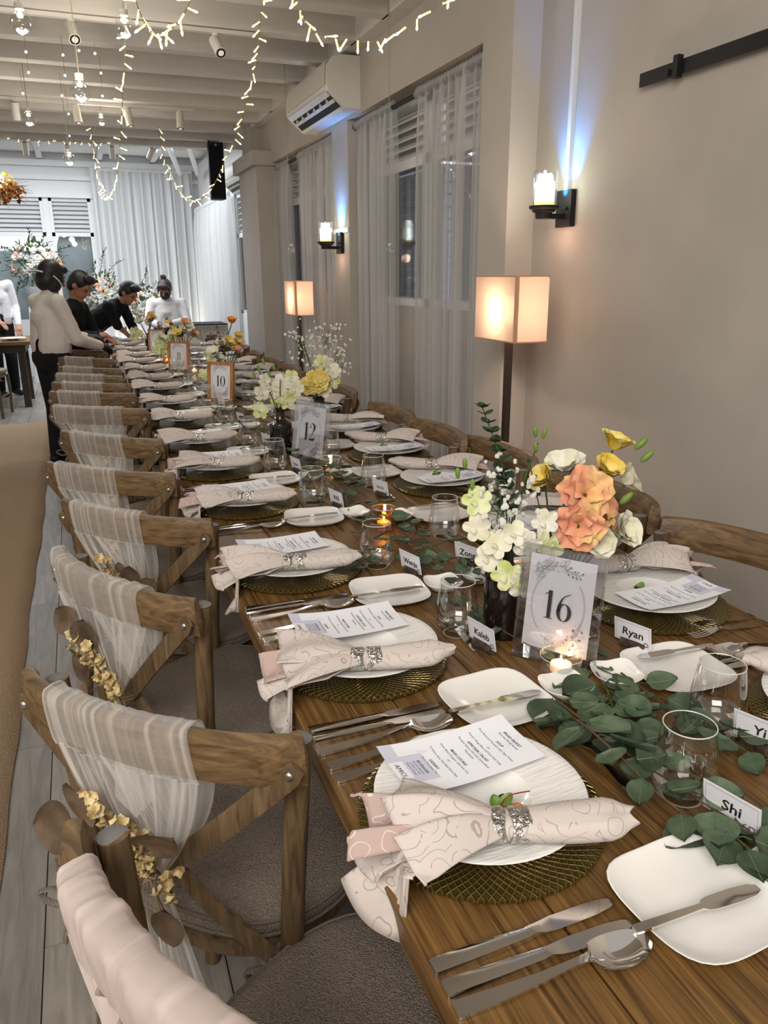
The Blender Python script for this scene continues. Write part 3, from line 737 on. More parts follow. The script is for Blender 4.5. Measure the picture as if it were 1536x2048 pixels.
def blossom(q, c, r, rr, n=5):
    """small papery flower: crumpled petals round a centre"""
    ax = Vector((rr.uniform(-1, 1), rr.uniform(-1.2, .2), rr.uniform(-.3, 1))).normalized(); b1 = ax.orthogonal().normalized(); b2 = ax.cross(b1)
    for k in range(n):
        a = 2 * pi * k / n + rr.uniform(-.3, .3); d = b1 * cos(a) + b2 * sin(a); e = b1 * -sin(a) + b2 * cos(a); h = rr.uniform(.2, .9)
        c0 = Vector(c); w_ = r * rr.uniform(.45, .7)
        q.add([c0 - ax * r * .3, c0 + d * r * .6 + e * w_ + ax * r * h * .5, c0 + d * r * 1.05 + ax * r * h, c0 + d * r * .6 - e * w_ + ax * r * h * .3, c0 + d * r * .55 + ax * r * h * .05], [(0, 1, 4), (1, 2, 4), (2, 3, 4), (3, 0, 4)])
def make_bouquet(seed, leaves, big=True):
    rr = random.Random(seed); t = thing('dried_bouquet', 'x', 'dried flowers')
    k = Vector((.030, -.288, .640))
    q = G()
    heads = []
    for i in range(3):
        e = k + Vector((-.008 - .034 * i + rr.uniform(-.012, .012), -.010 - .008 * i, .050 + .036 * i)); q.tube(cr([k + Vector((.03, .0, -.05)), k, k.lerp(e, .5) + Vector((-.01, -.008, 0)), e], 4), .0016, 5)
        heads.append((k, e))
    obj('stems', q, MT['stem'], t)
    for i, (a, e) in enumerate(heads):
        q = G()
        for j in range(9):
            s = j / 8; c = a.lerp(e, .30 + .72 * s) + Vector((rr.uniform(-.016, .016), rr.uniform(-.016, .004), rr.uniform(-.014, .014)))
            blossom(q, c, rr.uniform(.010, .015), rr, 6); blossom(q, c + Vector((rr.uniform(-.01, .01), -.004, rr.uniform(-.01, .01))), .009, rr, 5)
        obj('flower_cluster', q, MT['statice'], t, True, ang=80)['kind'] = 'stuff'
    q = G()
    for j in range(8): blossom(q, k + Vector((rr.uniform(-.01, .045), -.014 + rr.uniform(-.008, .008), rr.uniform(-.03, .03))), .010, rr, 6)
    obj('flower_cluster', q, MT['statice'], t, True, ang=80)['kind'] = 'stuff'
    for (dx, dz, sz, an, tw) in leaves:
        q = leafshape(sz, sz * .5, .22); M_ = Matrix.Rotation(-an, 4, 'Y') @ Matrix.Rotation(pi / 2 + tw, 4, 'X')
        q.xform(Matrix.Translation(k + Vector((dx, -.02, dz))) @ M_)
        lf = obj('leaf', q, MT['dryleaf'], t)
        q = G(); p1 = k + Vector((dx, -.02, dz)); q.tube(cr([k, k.lerp(p1, .5) + Vector((0, -.01, .012)), p1], 4), .0012, 5); obj('leaf_stalk', q, MT['stem'], lf)
    return t
sashes = [make_sash(11, -.38, .28), make_sash(12, -.50, .18), make_sash(13, -.72, .38), make_sash(14, -.48, .42, True)]
LV = [[(-.125, .050, .080, 3.3, .3), (-.085, .070, .075, 2.2, -.3), (-.005, .055, .070, .6, .5), (-.02, -.02, .075, 4.2, .2), (.02, -.04, .06, 5.0, .0)],
      [(-.10, .115, .065, 2.6, .4), (-.085, .055, .050, 2.9, -.5), (-.06, .085, .07, 1.5, .3), (-.055, .02, .065, 2.6, .1), (-.07, -.02, .045, 3.6, .3)],
      [(.01, .06, .055, 1.6, .2), (.05, .055, .05, .8, .3), (-.04, .05, .045, 2.3, -.3), (-.02, .09, .03, 1.8, .2)]]
bouquets = [make_bouquet(21, LV[0]), make_bouquet(22, LV[1]), make_bouquet(23, LV[2])]
for s_ in sashes + bouquets:
    kids(s_); [kids(k_) for k_ in kids(s_)]
sk = [3, 0, 2, 1, 1, 0, 2, 1, 0, 2, 1, 0, 1, 2, 0, 1]; bk = [0, 0, 1, 2, 2, 2, 2, 1, 0, 2, 1, 0]
used = set()
for i, (c, loc, rz) in enumerate(chairsL):
    if i < 12:
        s = sashes[sk[i]]; lb = ('blush opaque cloth sash' if sk[i] == 3 else 'sheer white tulle sash') + ' tied on the back of the %s aisle-side chair from the camera' % ORD[i]
        if s.name in used: dup(s, loc, rz, lb, 'tulle sashes on the aisle chairs')
        else: s.location = loc; s.rotation_euler = (0, 0, rz); s['label'] = lb; s['group'] = 'tulle sashes on the aisle chairs'; used.add(s.name)
    if i < 9:
        b = bouquets[bk[i]]; lb = 'dried cream flowers and brown leaves tied to the %s aisle-side chair from the camera' % ORD[i]
        if b.name in used: dup(b, loc, rz, lb, 'dried bouquets on the aisle chairs')
        else: b.location = loc; b.rotation_euler = (0, 0, rz); b['label'] = lb; b['group'] = 'dried bouquets on the aisle chairs'; used.add(b.name)
# ================================================================== FLAT PRINT HELPERS (drawn in xy, z = 0)
def ribbon(q, pts, wd, loop=False):
    pts = [Vector((p[0], p[1], 0)) for p in pts]; m = len(pts); w_ = wd if isinstance(wd, (list, tuple)) else [wd] * m; A = []
    for i, p in enumerate(pts):
        t = (pts[(i + 1) % m] - pts[i - 1]) if loop else (pts[min(i + 1, m - 1)] - pts[max(i - 1, 0)])
        if t.length < 1e-9: t = Vector((1, 0, 0))
        t.normalize(); n_ = Vector((-t.y, t.x, 0)) * w_[i] / 2; A += [p + n_, p - n_]
    F = [(2 * i, 2 * i + 1, (2 * i + 3) % (2 * m), (2 * i + 2) % (2 * m)) for i in range(m if loop else m - 1)]
    q.add(A, F); return q
def oval(cx, cy, rx, ry, n=40, a0=0, a1=2 * pi): return [(cx + rx * cos(lerp(a0, a1, k / n)), cy + ry * sin(lerp(a0, a1, k / n))) for k in range(n + (0 if a1 - a0 > 6.2 else 1))]
def digit(q, ch, x, y, h):
    """high-contrast serif numerals; x = left, y = baseline, h = height; returns advance"""
    T, th = h * .135, h * .022
    if ch == '1':
        ribbon(q, [(x + h * .24, y), (x + h * .24, y + h)], T); ribbon(q, [(x + h * .08, y + th / 2), (x + h * .40, y + th / 2)], th)
        ribbon(q, [(x + h * .06, y + h * .84), (x + h * .14, y + h * .90), (x + h * .26, y + h)], [th, th * 1.2, th]); return h * .50
    if ch == '0':
        p = oval(x + h * .30, y + h * .5, h * .22, h * .49, 48); w_ = [th + (T - th) * abs(cos(2 * pi * k / 48)) ** 1.6 for k in range(48)]; ribbon(q, p, w_, True); return h * .60
    if ch == '6':
        p = oval(x + h * .28, y + h * .31, h * .20, h * .30, 44); w_ = [th + (T - th) * abs(cos(2 * pi * k / 44)) ** 1.5 for k in range(44)]; ribbon(q, p, w_, True)
        ribbon(q, cr([(x + h * .08, y + h * .30, 0), (x + h * .11, y + h * .58, 0), (x + h * .22, y + h * .84, 0), (x + h * .46, y + h * 1.0, 0)], 6), [T * .9] * 5 + [T * .8, T * .7, T * .6, T * .5, T * .42, T * .36, T * .30, T * .26, T * .22, T * .2, T * .18, T * .16, T * .15, T * .14]); return h * .56
    if ch == '8':
        for (cy, rx, ry) in ((.25, .20, .245), (.745, .165, .24)):
            p = oval(x + h * .27, y + h * cy, h * rx, h * ry, 40); ribbon(q, p, [th + (T * .8 - th) * abs(cos(2 * pi * k / 40)) ** 1.6 for k in range(40)], True)
        return h * .55
    if ch == '2':
        pts = cr([(x + h * .08, y + h * .74, 0), (x + h * .14, y + h * .93, 0), (x + h * .29, y + h * .99, 0), (x + h * .44, y + h * .86, 0), (x + h * .42, y + h * .62, 0), (x + h * .26, y + h * .34, 0), (x + h * .08, y + h * .06, 0)], 6)
        n_ = len(pts); w_ = [th + (T - th) * math.exp(-((k / n_ - .52) / .16) ** 2) for k in range(n_)]; ribbon(q, pts, w_)
        ribbon(q, [(x + h * .06, y + h * .05), (x + h * .38, y + h * .05), (x + h * .46, y + h * .13), (x + h * .49, y + h * .2)], [T * .75, T * .75, T * .5, th]); q.ball((x + h * .11, y + h * .76, 0), h * .045, 8, 4, (1, 1, .02)); return h * .56
    return h * .5
def sprig(q, pts, leaf, wd, seed, both=True, buds=False):
    r = random.Random(seed); p = cr([(a, b, 0) for a, b in pts], 6); ribbon(q, p, wd)
    for i in range(3, len(p), 3):
        t = (p[i] - p[i - 1]).normalized()
        for s in ((-1, 1) if both else (1,)):
            an = s * r.uniform(.5, .95); d = Vector((t.x * cos(an) - t.y * sin(an), t.x * sin(an) + t.y * cos(an), 0)); ln = leaf * r.uniform(.7, 1.1); e = p[i] + d * ln; nn = Vector((-d.y, d.x, 0)) * ln * .22
            if buds:
                ribbon(q, [p[i], e], wd); q.ball(e, ln * .2, 6, 4, (1, 1, .02))
            else: ribbon(q, cr([p[i], p[i] + d * ln * .45 + nn, e, p[i] + d * ln * .45 - nn, p[i]], 4), wd)
def textmesh(body, size, font_shear=0.0, align='LEFT', bold=0.0):
    cu = bpy.data.curves.new('txt', 'FONT'); cu.body = body; cu.size = size; cu.shear = font_shear; cu.align_x = align; cu.resolution_u = 2; cu.offset = bold
    ob = bpy.data.objects.new('txt', cu); COL.objects.link(ob); me = bpy.data.meshes.new_from_object(ob)
    v = [tuple(p.co) for p in me.vertices]; f = [tuple(p.vertices) for p in me.polygons]
    bpy.data.objects.remove(ob); bpy.data.curves.remove(cu); bpy.data.meshes.remove(me); return v, f

# ================================================================== TABLEWARE PROTOTYPES (origin on the surface they stand on)
def lathe_thing(name, cat, prof, n, m, **k):
    q = G(); q.lathe(prof, n, **k); return tag(obj(name, q, m), 'x', cat)
def make_charger():
    q = G(); R_ = .165; n = 168; prof = [(.0, .0085), (.06, .0085), (.12, .0095), (.150, .0115), (.160, .0118)]
    secs = [[(max(r, 1e-4) * cos(2 * pi * k / n), max(r, 1e-4) * sin(2 * pi * k / n), z) for k in range(n)] for r, z in prof]
    for r, z in ((R_, .010), (R_ * .995, .005), (.150, .001), (.02, .001)):
        secs.append([(r * (1 + (.010 * abs(sin(42 * 2 * pi * k / n / 2)) if r > .16 else 0)) * cos(2 * pi * k / n), r * (1 + (.010 * abs(sin(42 * 2 * pi * k / n / 2)) if r > .16 else 0)) * sin(2 * pi * k / n), z) for k in range(n)])
    q.loft(secs, True, False)
    return tag(obj('charger_plate', q, MT['gold'], None, True, ang=50), 'x', 'charger')
def make_plate():
    t = thing('pasta_plate', 'x', 'plate')
    q = G(); q.lathe([(.0, .010), (.030, .0102), (.050, .012), (.063, .017), (.069, .0215)], 56); obj('well', q, MT['porc'], t)
    q = G(); q.lathe([(.069, .0215), (.073, .0225), (.10, .0245), (.132, .0285), (.141, .0300), (.1425, .0292), (.141, .0275), (.10, .0205), (.066, .013), (.048, .003), (.045, 0), (.0, .001)], 56, sx=1.0, sy=1.0); obj('rim', q, MT['porcrim'], t, True, ang=50)
    return t
def make_sq(name, cat, S, zr, cor, flat=.62, n=48):
    q = G()
    def rad(a, e=3.7): return S / (abs(cos(a)) ** e + abs(sin(a)) ** e) ** (1 / e)
    def row(s, z0, cf): return [(rad(2 * pi * k / n) * s * cos(2 * pi * k / n), rad(2 * pi * k / n) * s * sin(2 * pi * k / n), z0 + cf * (rad(2 * pi * k / n) / S - 1) * 2.4) for k in range(n)]
    rows = [row(.001, .005, 0), row(flat * .5, .005, 0), row(flat, .0055, 0), row((flat + 1) / 2, .006 + (zr - .006) * .38, cor * .4), row(.965, zr * .92, cor), row(.99, zr, cor), row(1.0, zr * .97, cor), row(.985, zr * .86, cor), row((flat + 1) / 2, .001 + (zr - .006) * .30, cor * .4), row(flat, 0, 0), row(.02, 0, 0)]
    q.loft(rows, True, False); return tag(obj(name, q, MT['porc'], None, True, ang=60), 'x', cat)
def make_glass():
    t = thing('stemless_glass', 'x', 'glass')
    out = [(.0, .0), (.024, .0), (.031, .003), (.038, .012), (.0435, .026), (.0445, .038), (.0425, .060), (.039, .085), (.0350, .114)]
    q = G(); q.lathe(out, 40); obj('bowl', q, MT['glass'], t)
    q = G(); q.lathe([(.0, .010), (.022, .0105), (.031, .015), (.0385, .024), (.0415, .032)], 36); obj('thick_base', q, MT['glassbase'], t)
    q = G(); q.lathe([(.0352, .1135), (.0356, .1147), (.0346, .1152), (.0340, .1143), (.0352, .1135)], 40); obj('rim', q, MT['edgeglint'], t)  # pale ring paints the highlight along the lip
    q = G(); q.lathe([(.026, .0005), (.0285, .0012), (.0270, .0022), (.025, .0012)], 36); obj('base_edge_glint', q, MT['edgeglint'], t)  # pale ring paints the highlight round the foot
    return t
def stations(q, st, nseg=10):
    """st: list of (x, halfwidth, ztop centre, thickness, cup depth)"""
    secs = []
    for (x, w_, z, th, cup) in st:
        top = [(x, lerp(-w_, w_, k / nseg), z - cup * (1 - (2 * k / nseg - 1) ** 2)) for k in range(nseg + 1)]
        bot = [(x, lerp(w_, -w_, k / nseg), z - th - cup * (1 - (2 * k / nseg - 1) ** 2)) for k in range(nseg + 1)]
        secs.append(top + bot)
    q.loft(secs); return q
def make_spoon():
    q = G(); H_ = [(0, .0085, .004, .0035, 0), (.003, .0098, .0045, .0038, 0), (.05, .0085, .006, .0036, 0), (.10, .0058, .010, .0036, 0), (.135, .0040, .0155, .0036, 0), (.150, .0048, .0165, .003, .0005)]
    Bn = 22
    for i in range(1, Bn + 1):
        s = i / Bn; x = .150 + .076 * s; w_ = .0225 * sqrt(max(.012, 1 - ((s * .97 + .03 - .52) / .52) ** 2)) if s > .1 else .0048 + .03 * s
        H_.append((x, max(w_, .004), .0165 - .004 * sin(pi * s), .0014, .0095 * sin(pi * min(1, s * 1.02)) ** .8))
    stations(q, H_, 10); return tag(obj('table_spoon', q, MT['steel'], None, True, ang=75), 'x', 'spoon')
def make_knife():
    q = G(); stations(q, [(0, .0085, .008, .008, 0), (.003, .0095, .009, .009, 0), (.06, .0085, .0080, .0066, -.0016), (.115, .0070, .0080, .006, -.0014), (.125, .0062, .009, .0055, 0), (.135, .0080, .0075, .002, 0), (.150, .0100, .007, .0016, 0), (.20, .0095, .007, .0014, 0), (.222, .0070, .007, .0013, 0), (.232, .0030, .007, .0012, 0)], 4)
    return tag(obj('table_knife', q, MT['steel'], None, True, ang=35), 'x', 'knife')
def make_butter():
    q = G(); stations(q, [(0, .0045, .004, .003, 0), (.004, .0055, .0045, .0032, 0), (.06, .0045, .0055, .0032, 0), (.088, .0035, .006, .003, 0), (.094, .0078, .006, .0018, 0), (.102, .0092, .006, .0015, 0), (.135, .0100, .006, .0015, .0008), (.158, .0085, .006, .0014, .0008), (.168, .0040, .006, .0013, 0)], 6)
    return tag(obj('butter_knife', q, MT['steel'], None, True, ang=35), 'x', 'knife')
def make_fork(L_=.205, nm='table_fork'):
    q = G(); k = L_ / .205
    stations(q, [(0, .0085, .004, .0035, 0), (.003, .0098, .0045, .0038, 0), (.05 * k, .0085, .006, .0036, 0), (.10 * k, .0055, .010, .0034, 0), (.130 * k, .0042, .0145, .0032, 0), (.142 * k, .0075, .014, .0022, .0005), (.152 * k, .0108, .0125, .002, .0008), (.160 * k, .0112, .0115, .002, .0008)], 6)
    for j in range(4):
        y = lerp(-.0096, .0096, j / 3); stations(q, [(.158 * k, .0014, .0110, .0018, 0), (.178 * k, .0013, .0085, .0016, 0), (.196 * k, .0012, .0095, .0014, 0), (.205 * k, .0006, .0115, .001, 0)][:], 1) if False else q.tube([(.157 * k, y, .0108), (.178 * k, y, .0080), (.196 * k, y, .0085), (.205 * k, y, .0105)], [.0014, .0013, .0012, .0006], 5)
    return tag(obj(nm, q, MT['steel'], None, True, ang=40), 'x', 'fork')
# ---- napkins: local +x points inward (tip), -x toward the guest (fan); z = 0 on the plate rim
def make_napkin(seed):
    r = random.Random(seed); t = thing('napkin', 'x', 'napkin'); ph = [r.uniform(0, 6) for _ in range(8)]
    # rolled tip side
    secs = []; n = 22
    for i in range(15):
        s = i / 14; x = -.012 + .165 * s; ry = lerp(.0215, .031, sm(0, .6, s)) * (1 - .62 * sm(.80, 1.0, s)); rz = lerp(.0165, .0205, sm(0, .5, s)) * (1 - .55 * sm(.78, 1, s)); zc = .017 + .014 * s * s; yc = -.006 * s
        sec = []
        for k in range(n):
            a = 2 * pi * k / n; cr_ = 1 - .30 * s * math.exp(-((a - 1.9 - .2 * sin(s * 4)) / .26) ** 2) - .12 * s * math.exp(-((a - 2.9) / .3) ** 2) + .03 * sin(3 * a + ph[0])
            sec.append((x + .006 * sin(a * 2 + ph[1]) * s, yc + ry * cos(a) * cr_, max(zc + rz * sin(a) * cr_, -.001 + .012 * s)))
        secs.append(sec)
    q = G(); q.loft(secs); obj('rolled_end', q, MT['napkin'], t, True, ang=70)
    # fan leaves on the guest side
    def leaf(L_, W_, z0, droop, yoff, arch, rip, k0, fq=4.5, wav=.0, pw=.75):
        def fn(u, v):
            vv = v * 2 - 1; w_ = .019 + (W_ - .019) * u ** pw
            rp = sin(vv * fq + k0) + .35 * sin(vv * fq * 2.3 + k0 * 2)
            x = -.004 - L_ * u * (1 - wav * vv * vv * u) - .010 * u * u * sin(vv * 3 + k0)
            y = yoff * u + vv * w_ + .30 * w_ * u * sin(vv * fq * .9 + k0 + 1.2) * (1 - vv * vv)
            z = .018 + z0 * u + arch * (1 - vv * vv) * sin(pi * min(1, .12 + u * .72)) - droop * u ** 2.4 + rip * rp * u ** 1.1
            if x > -.13: z = max(z, .002 + .012 * u)
            return (x, y, z)
        return fn
    def leafpart(nm, m, *a, **k):
        q = G(); q.grid(leaf(*a, **k), 20, 40); o = obj(nm, q, m, t, True, ang=75); md = o.modifiers.new('hem', 'SOLIDIFY'); md.thickness = .0016
        q = G(); fn = leaf(*a, **k); q.tube([Vector(fn(1.0, j / 40)) + Vector((.002, 0, 0)) for j in range(41)], .0021, 5); obj('hem', q, m, o); return o
    a1 = r.uniform(.9, 1.1)
    leafpart('outer_fold', MT['napkin'], .150 * a1, .066, .018, .012, .030, .026, .009, ph[2], fq=3.2, wav=.1)
    leafpart('inner_fold', MT['napkinin'], .172, .052, .004, .018, .018, .012, .012, ph[3], fq=4.2, wav=-.05)
    leafpart('inner_fold', MT['napkin'], .182, .046, -.010, .030, .002, .002, .011, ph[4], fq=5.0, wav=.12)
    leafpart('hanging_corner', MT['napkin'], .178 * (2 - a1), .060, -.012, .085 * a1, -.020, .004, .010, ph[5], fq=3.6, wav=.35)
    leafpart('side_fold', MT['napkin'], .135 * a1, .040, .010, .012, -.050, .022, .010, ph[6], fq=2.6, wav=.1)
    return t
def make_ring():
    t = thing('napkin_ring', 'x', 'napkin ring')
    for x0 in (-.0285, .0035):
        secs = []
        for j, (dx, e) in enumerate(((0, 0), (.001, .0012), (.012, .0004), (.0235, .0012), (.025, 0), (.0235, -.0006), (.001, -.0006))):
            secs.append([(x0 + dx + .0015 * sin(3 * a + x0 * 99), (.0238 + e) * cos(a), .0175 + (.0188 + e) * sin(a)) for a in [2 * pi * k / 30 for k in range(30)]])
        q = G(); q.loft(secs, True, False, True); obj('cuff', q, MT['hammer'], t, True, ang=60)
    return t
MENU = [(.086, 'BREAD BASKET', 1), (.079, 'Assorted Bread Basket', 0), (.064, 'SOUP', 1), (.057, 'Pure Buttered Pumpkin with Tiger Prawn', 0), (.045, 'Or', 0), (.038, 'French Wings Bean and Foie Gras Soup', 0),
        (.026, 'APPETISER | SALAD', 1), (.019, 'Smoked Salmon Dill with Caramelised', 0), (.012, 'Macadamia', 0), (-.006, 'MAIN COURSE', 1), (-.013, 'Oven Baked Snapper with Sour Cut', 0), (-.022, 'Or', 0), (-.031, '72 Hours Sous Vide Beef Short Ribs', 0),
        (-.046, 'DESSERT', 1), (-.053, 'Dark Chocolate Tart', 0), (-.064, 'BEVERAGES', 1), (-.070, 'Freshly Brewed', 0), (-.0755, 'Coffee or Tea', 0), (-.081, 'Mineral Water', 0)]
def bendz(x, y): return .0006 + .010 * (x / .107) ** 2 * (1 if x < 0 else .25) + .006 * (y / .055) ** 2 * (1 if y > 0 else .15)
def make_menu():
    """paper lies in xy, top of the page toward +x (inward), text reads toward -y"""
    t = thing('menu_card', 'x', 'menu')
    q = G(); q.grid(lambda u, v: (lerp(-.107, .107, u), lerp(-.056, .056, v), bendz(lerp(-.107, .107, u), lerp(-.056, .056, v))), 20, 12); o = obj('sheet', q, MT['paper'], t)
    q = G(); q2 = G()
    for (x, s, b) in MENU:
        v, f = textmesh(s, .0062 if b else .0052, 0, 'CENTER', .00008 if b else 0)
        P2 = [(x + p[1], -p[0]) for p in v]; (q if b else q2).add([(a, c, bendz(a, c) + .0004) for a, c in P2], f)
    v, f = textmesh('AMICI', .0105, 0, 'CENTER'); P2 = [(-.100 + p[1], -p[0]) for p in v]; q.add([(a, c, bendz(a, c) + .0004) for a, c in P2], f)
    obj('printed_headings', q, MT['ink'], t, False); obj('printed_lines', q2, MT['greyink'], t, False)
    q = G()
    for (a, b, c, d) in ((-.107, -.085, -.055, -.02), (-.107, -.085, .02, .055), (-.085, -.05, -.03, .03)):
        q.grid(lambda u, v: (lerp(a, b, u), lerp(c, d, v), bendz(lerp(a, b, u), lerp(c, d, v)) + .0002), 4, 4)
    obj('printed_wash', q, MT['wash'], t, False)
    return t
MT['wash'] = mat('pale_lilac_print', (.62, .63, .74), .7)
def make_card(name):
    """place card standing on a little log; faces -x (the guest)"""
    t = thing('place_card', 'x', 'place card')
    q = G(); q.tube([(0, -.026, .0115), (0, -.013, .012), (0, .013, .0115), (0, .026, .0115)], [.0108, .0115, .0112, .0110], 10); lg = obj('log_holder', q, MT['log'], t)
    q = G()
    for s in (-1, 1): q.lathe([(0, 0), (.0085, 0)], 10)
    M_ = Matrix.Translation((-.004, 0, .014)) @ Matrix.Rotation(radians(-10), 4, 'Y')
    q = G(); q.cbox((-.0004, -.040, 0), (.0004, .040, .048)); q.xform(M_); obj('card', q, MT['plainpaper'], t, False)
    F = M_ @ Matrix(((0, 0, -1, -.0009), (-1, 0, 0, 0), (0, 1, 0, 0), (0, 0, 0, 1)))
    q = G(); ribbon(q, [(-.036, .004), (.036, .004), (.036, .044), (-.036, .044)], .0007, True)
    for k in range(5):
        for j in range(3): q.ball((.029 + .004 * cos(k * 1.26 + j), .008 + .004 * sin(k * 1.26 + j), 0), .0018, 5, 4, (1, 1, .02))
    q.xform(F); obj('printed_border', q, MT['lineink'], t, False)
    if name:
        v, f = textmesh(name, .024 if len(name) < 5 else .020, .12, 'CENTER', .0004); q = G(); q.add([(p[0], p[1] + .016, 0) for p in v], f); q.xform(F); obj('handwritten_name', q, MT['ink'], t, False)
    else:
        q = G(); ribbon(q, [(-.02 + .04 * k / 24, .022 + .006 * sin(k * 1.7)) for k in range(25)], .0014); q.xform(F); obj('handwritten_name', q, MT['ink'], t, False)
    return t
PR = dict(charger=make_charger(), plate=make_plate(), side=make_sq('bread_plate', 'plate', .0865, .016, .006), dish=make_sq('sauce_dish', 'dish', .042, .020, .012, .45, 32), glass=make_glass(),
          spoon=make_spoon(), knife=make_knife(), butter=make_butter(), fork=make_fork(), dfork=make_fork(.165, 'dessert_fork'), ring=make_ring(), menu=make_menu(),
          nap0=make_napkin(31), nap1=make_napkin(32), nap2=make_napkin(33))
for p_ in PR.values():
    kids(p_); [kids(k_) for k_ in kids(p_)]
placed = set()
def put(key, loc, rz, label, group=None):
    p = PR[key]
    if key in placed: return dup(p, loc, rz, label, group)
    placed.add(key); p.location = loc; p.rotation_euler = (0, 0, rz); p['label'] = label
    if group: p['group'] = group
    return p
NAMES_L = {0: 'Shi', 1: 'Kaleb', 2: 'Wenja', 3: 'Wil', 4: None, 5: None}
NAMES_R = {0: 'Yi', 1: 'Ryan', 2: 'Zong', 3: None}
YS_L = [.775, 1.245, 1.745, 2.345, 2.83, 3.31, 3.87, 4.42, 5.0, 5.5, 6.05, 6.6, 7.15, 7.7, 8.25, 8.8]
YS_R = [.745, 1.255, 1.77, 2.32, 2.82, 3.3, 3.87, 4.42, 5.0, 5.5, 6.05, 6.6, 7.15, 7.7]
TT = {'charger': 'gold pressed-glass charger plate', 'plate': 'white wide-rimmed pasta plate on its gold charger', 'side': 'square white bread plate', 'dish': 'small white square sauce dish', 'glass': 'clear stemless wine glass', 'ring': 'hammered pewter napkin ring', 'nap': 'blush linen napkin pulled through a ring', 'menu': 'printed menu sheet lying on the plate',
      'spoon': 'steel soup spoon', 'k1': 'steel table knife nearer the plate', 'k2': 'steel table knife beside the spoon', 'f1': 'steel table fork nearer the plate', 'f2': 'steel table fork farther from the plate', 'butter': 'steel butter knife on the bread plate', 'dfork': 'small steel dessert fork above the plate', 'card': 'white handwritten place card on a bark log'}
def setting(side, i, y):
    rr = random.Random(i * 7 + (0 if side == 'L' else 100)); rot = 0 if side == 'L' else pi; ex = TX0 if side == 'L' else TX1; sg = 1 if side == 'L' else -1
    where = ', %s setting from the front, %s side' % (ORD[i], 'aisle' if side == 'L' else 'window')
    def go(key, lx, ly, z, a, tk, nm=None):
        jx, jy, ja = rr.uniform(-.004, .004), rr.uniform(-.005, .005), radians(rr.uniform(-2, 2))
        o = put(key, (ex + sg * (lx + jx), y + sg * (ly + jy), TZ + z), rot + a + ja, TT[tk] + where, '%ss on the long table' % (nm or TT[tk].split(',')[0]).split(' ')[-1])
        return o
    far = y > 5.3
    go('charger', .168, 0, .0, rr.uniform(0, 1), 'charger', 'charger')
    go('plate', .168, 0, .011, 0, 'plate', 'plate')
    na = radians(-16 + rr.uniform(-7, 7)); nv = 'nap%d' % ((i * 2 + (0 if side == 'L' else 1)) % 3); nx, ny = .150 + rr.uniform(-.01, .01), -.098 + rr.uniform(-.008, .008)
    st = rr.getstate(); a = go(nv, nx, ny, .0405, na, 'nap', 'napkin'); b = go('ring', nx, ny, .0405, na, 'ring', 'ring'); b.location = a.location; b.rotation_euler = a.rotation_euler
    go('menu', .162 + rr.uniform(-.01, .01), .058 + rr.uniform(-.012, .01), .0425, radians(rr.uniform(-4, 6)), 'menu', 'menu')
    go('side', .325, -.235, 0, radians(rr.uniform(-8, 8)), 'side', 'plate')
    gx, gy = {('L', 0): (.448, -.075), ('L', 1): (.386, .03)}.get((side, i), (.37, -.05) if side == 'L' else (.392, -.068))
    go('glass', gx, gy, 0, 0, 'glass', 'glass')
    if not far:
        go('dish', .452, -.250, 0, radians(rr.uniform(-15, 15)), 'dish', 'dish')
        go('spoon', .004, -.257, .000, 0, 'spoon', 'spoon'); go('knife', .003, -.205, 0, 0, 'k1', 'knife'); go('knife', .004, -.229, 0, 0, 'k2', 'knife')
        go('fork', .006, .140, 0, 0, 'f1', 'fork'); go('fork', .004, .172, 0, 0, 'f2', 'fork')
        go('butter', .222, -.262, .0215, radians(-3), 'butter', 'knife'); go('dfork', .388, -.055, 0, pi / 2, 'dfork', 'fork')
        c = make_card((NAMES_L if side == 'L' else NAMES_R).get(i)); c.location = (*{('L', 0): (.725, .622), ('L', 1): (.665, 1.19), ('L', 2): (.69, 1.60), ('R', 0): (.897, .742), ('R', 1): (.935, 1.085), ('R', 2): (.843, 1.60), ('R', 3): (.867, 2.266)}.get((side, i), (ex + sg * .43, y + sg * (-.145))), TZ); c.rotation_euler = (0, 0, radians((14 if side == 'L' else 20) + rr.uniform(-4, 4))); c['label'] = TT['card'] + where; c['group'] = 'place cards'
for i, y in enumerate(YS_L): setting('L', i, y)
for i, y in enumerate(YS_R): setting('R', i, y)
# small garnishes lying on a few plates
def garnish(loc, seed, label, red=False):
    r = random.Random(seed); t = thing('garnish', label, 'garnish', loc)
    for k in range(4):
        q = leafshape(.022, .009, .5); a = r.uniform(0, 6); q.xform(Matrix.Translation((r.uniform(-.006, .006), r.uniform(-.006, .006), .004 + .003 * k)) @ Matrix.Rotation(a, 4, 'Z') @ Matrix.Rotation(-.5, 4, 'Y')); obj('leaf', q, MT['leafl' if k % 2 else 'leafd'], t)
    for k in range(3):
        q = G(); q.ball((.012 + .008 * k, .004 * sin(k * 3), .006), .009, 8, 5, (1, .8, .55)); obj('petal', q, MT['orange' if k else 'peach'], t)
    if red:
        q = G(); q.tube(cr([(0, 0, .01), (.012, -.004, .03), (.04, -.01, .034)], 4), .0009, 5); obj('stalk', q, MT['redstalk'], t)
    return t
MT['orange'] = mat('orange_petal', (.75, .26, .03), .7); MT['peach'] = noisy(mat('peach_petal', (.80, .42, .25), .7, 0, .2), (.80, .36, .22), (.86, .60, .24), (1, 1, 1), 16, 2, 0, .42, .62); MT['redstalk'] = mat('red_stalk', (.30, .03, .03), .6)
garnish((.440, .735, TZ + .022), 1, 'dried sprig with a red stalk on the frontmost aisle-side plate', True)
garnish((1.085, 1.262, TZ + .022), 2, 'orange petals and green sprig in the plate beside the sixteen sign')
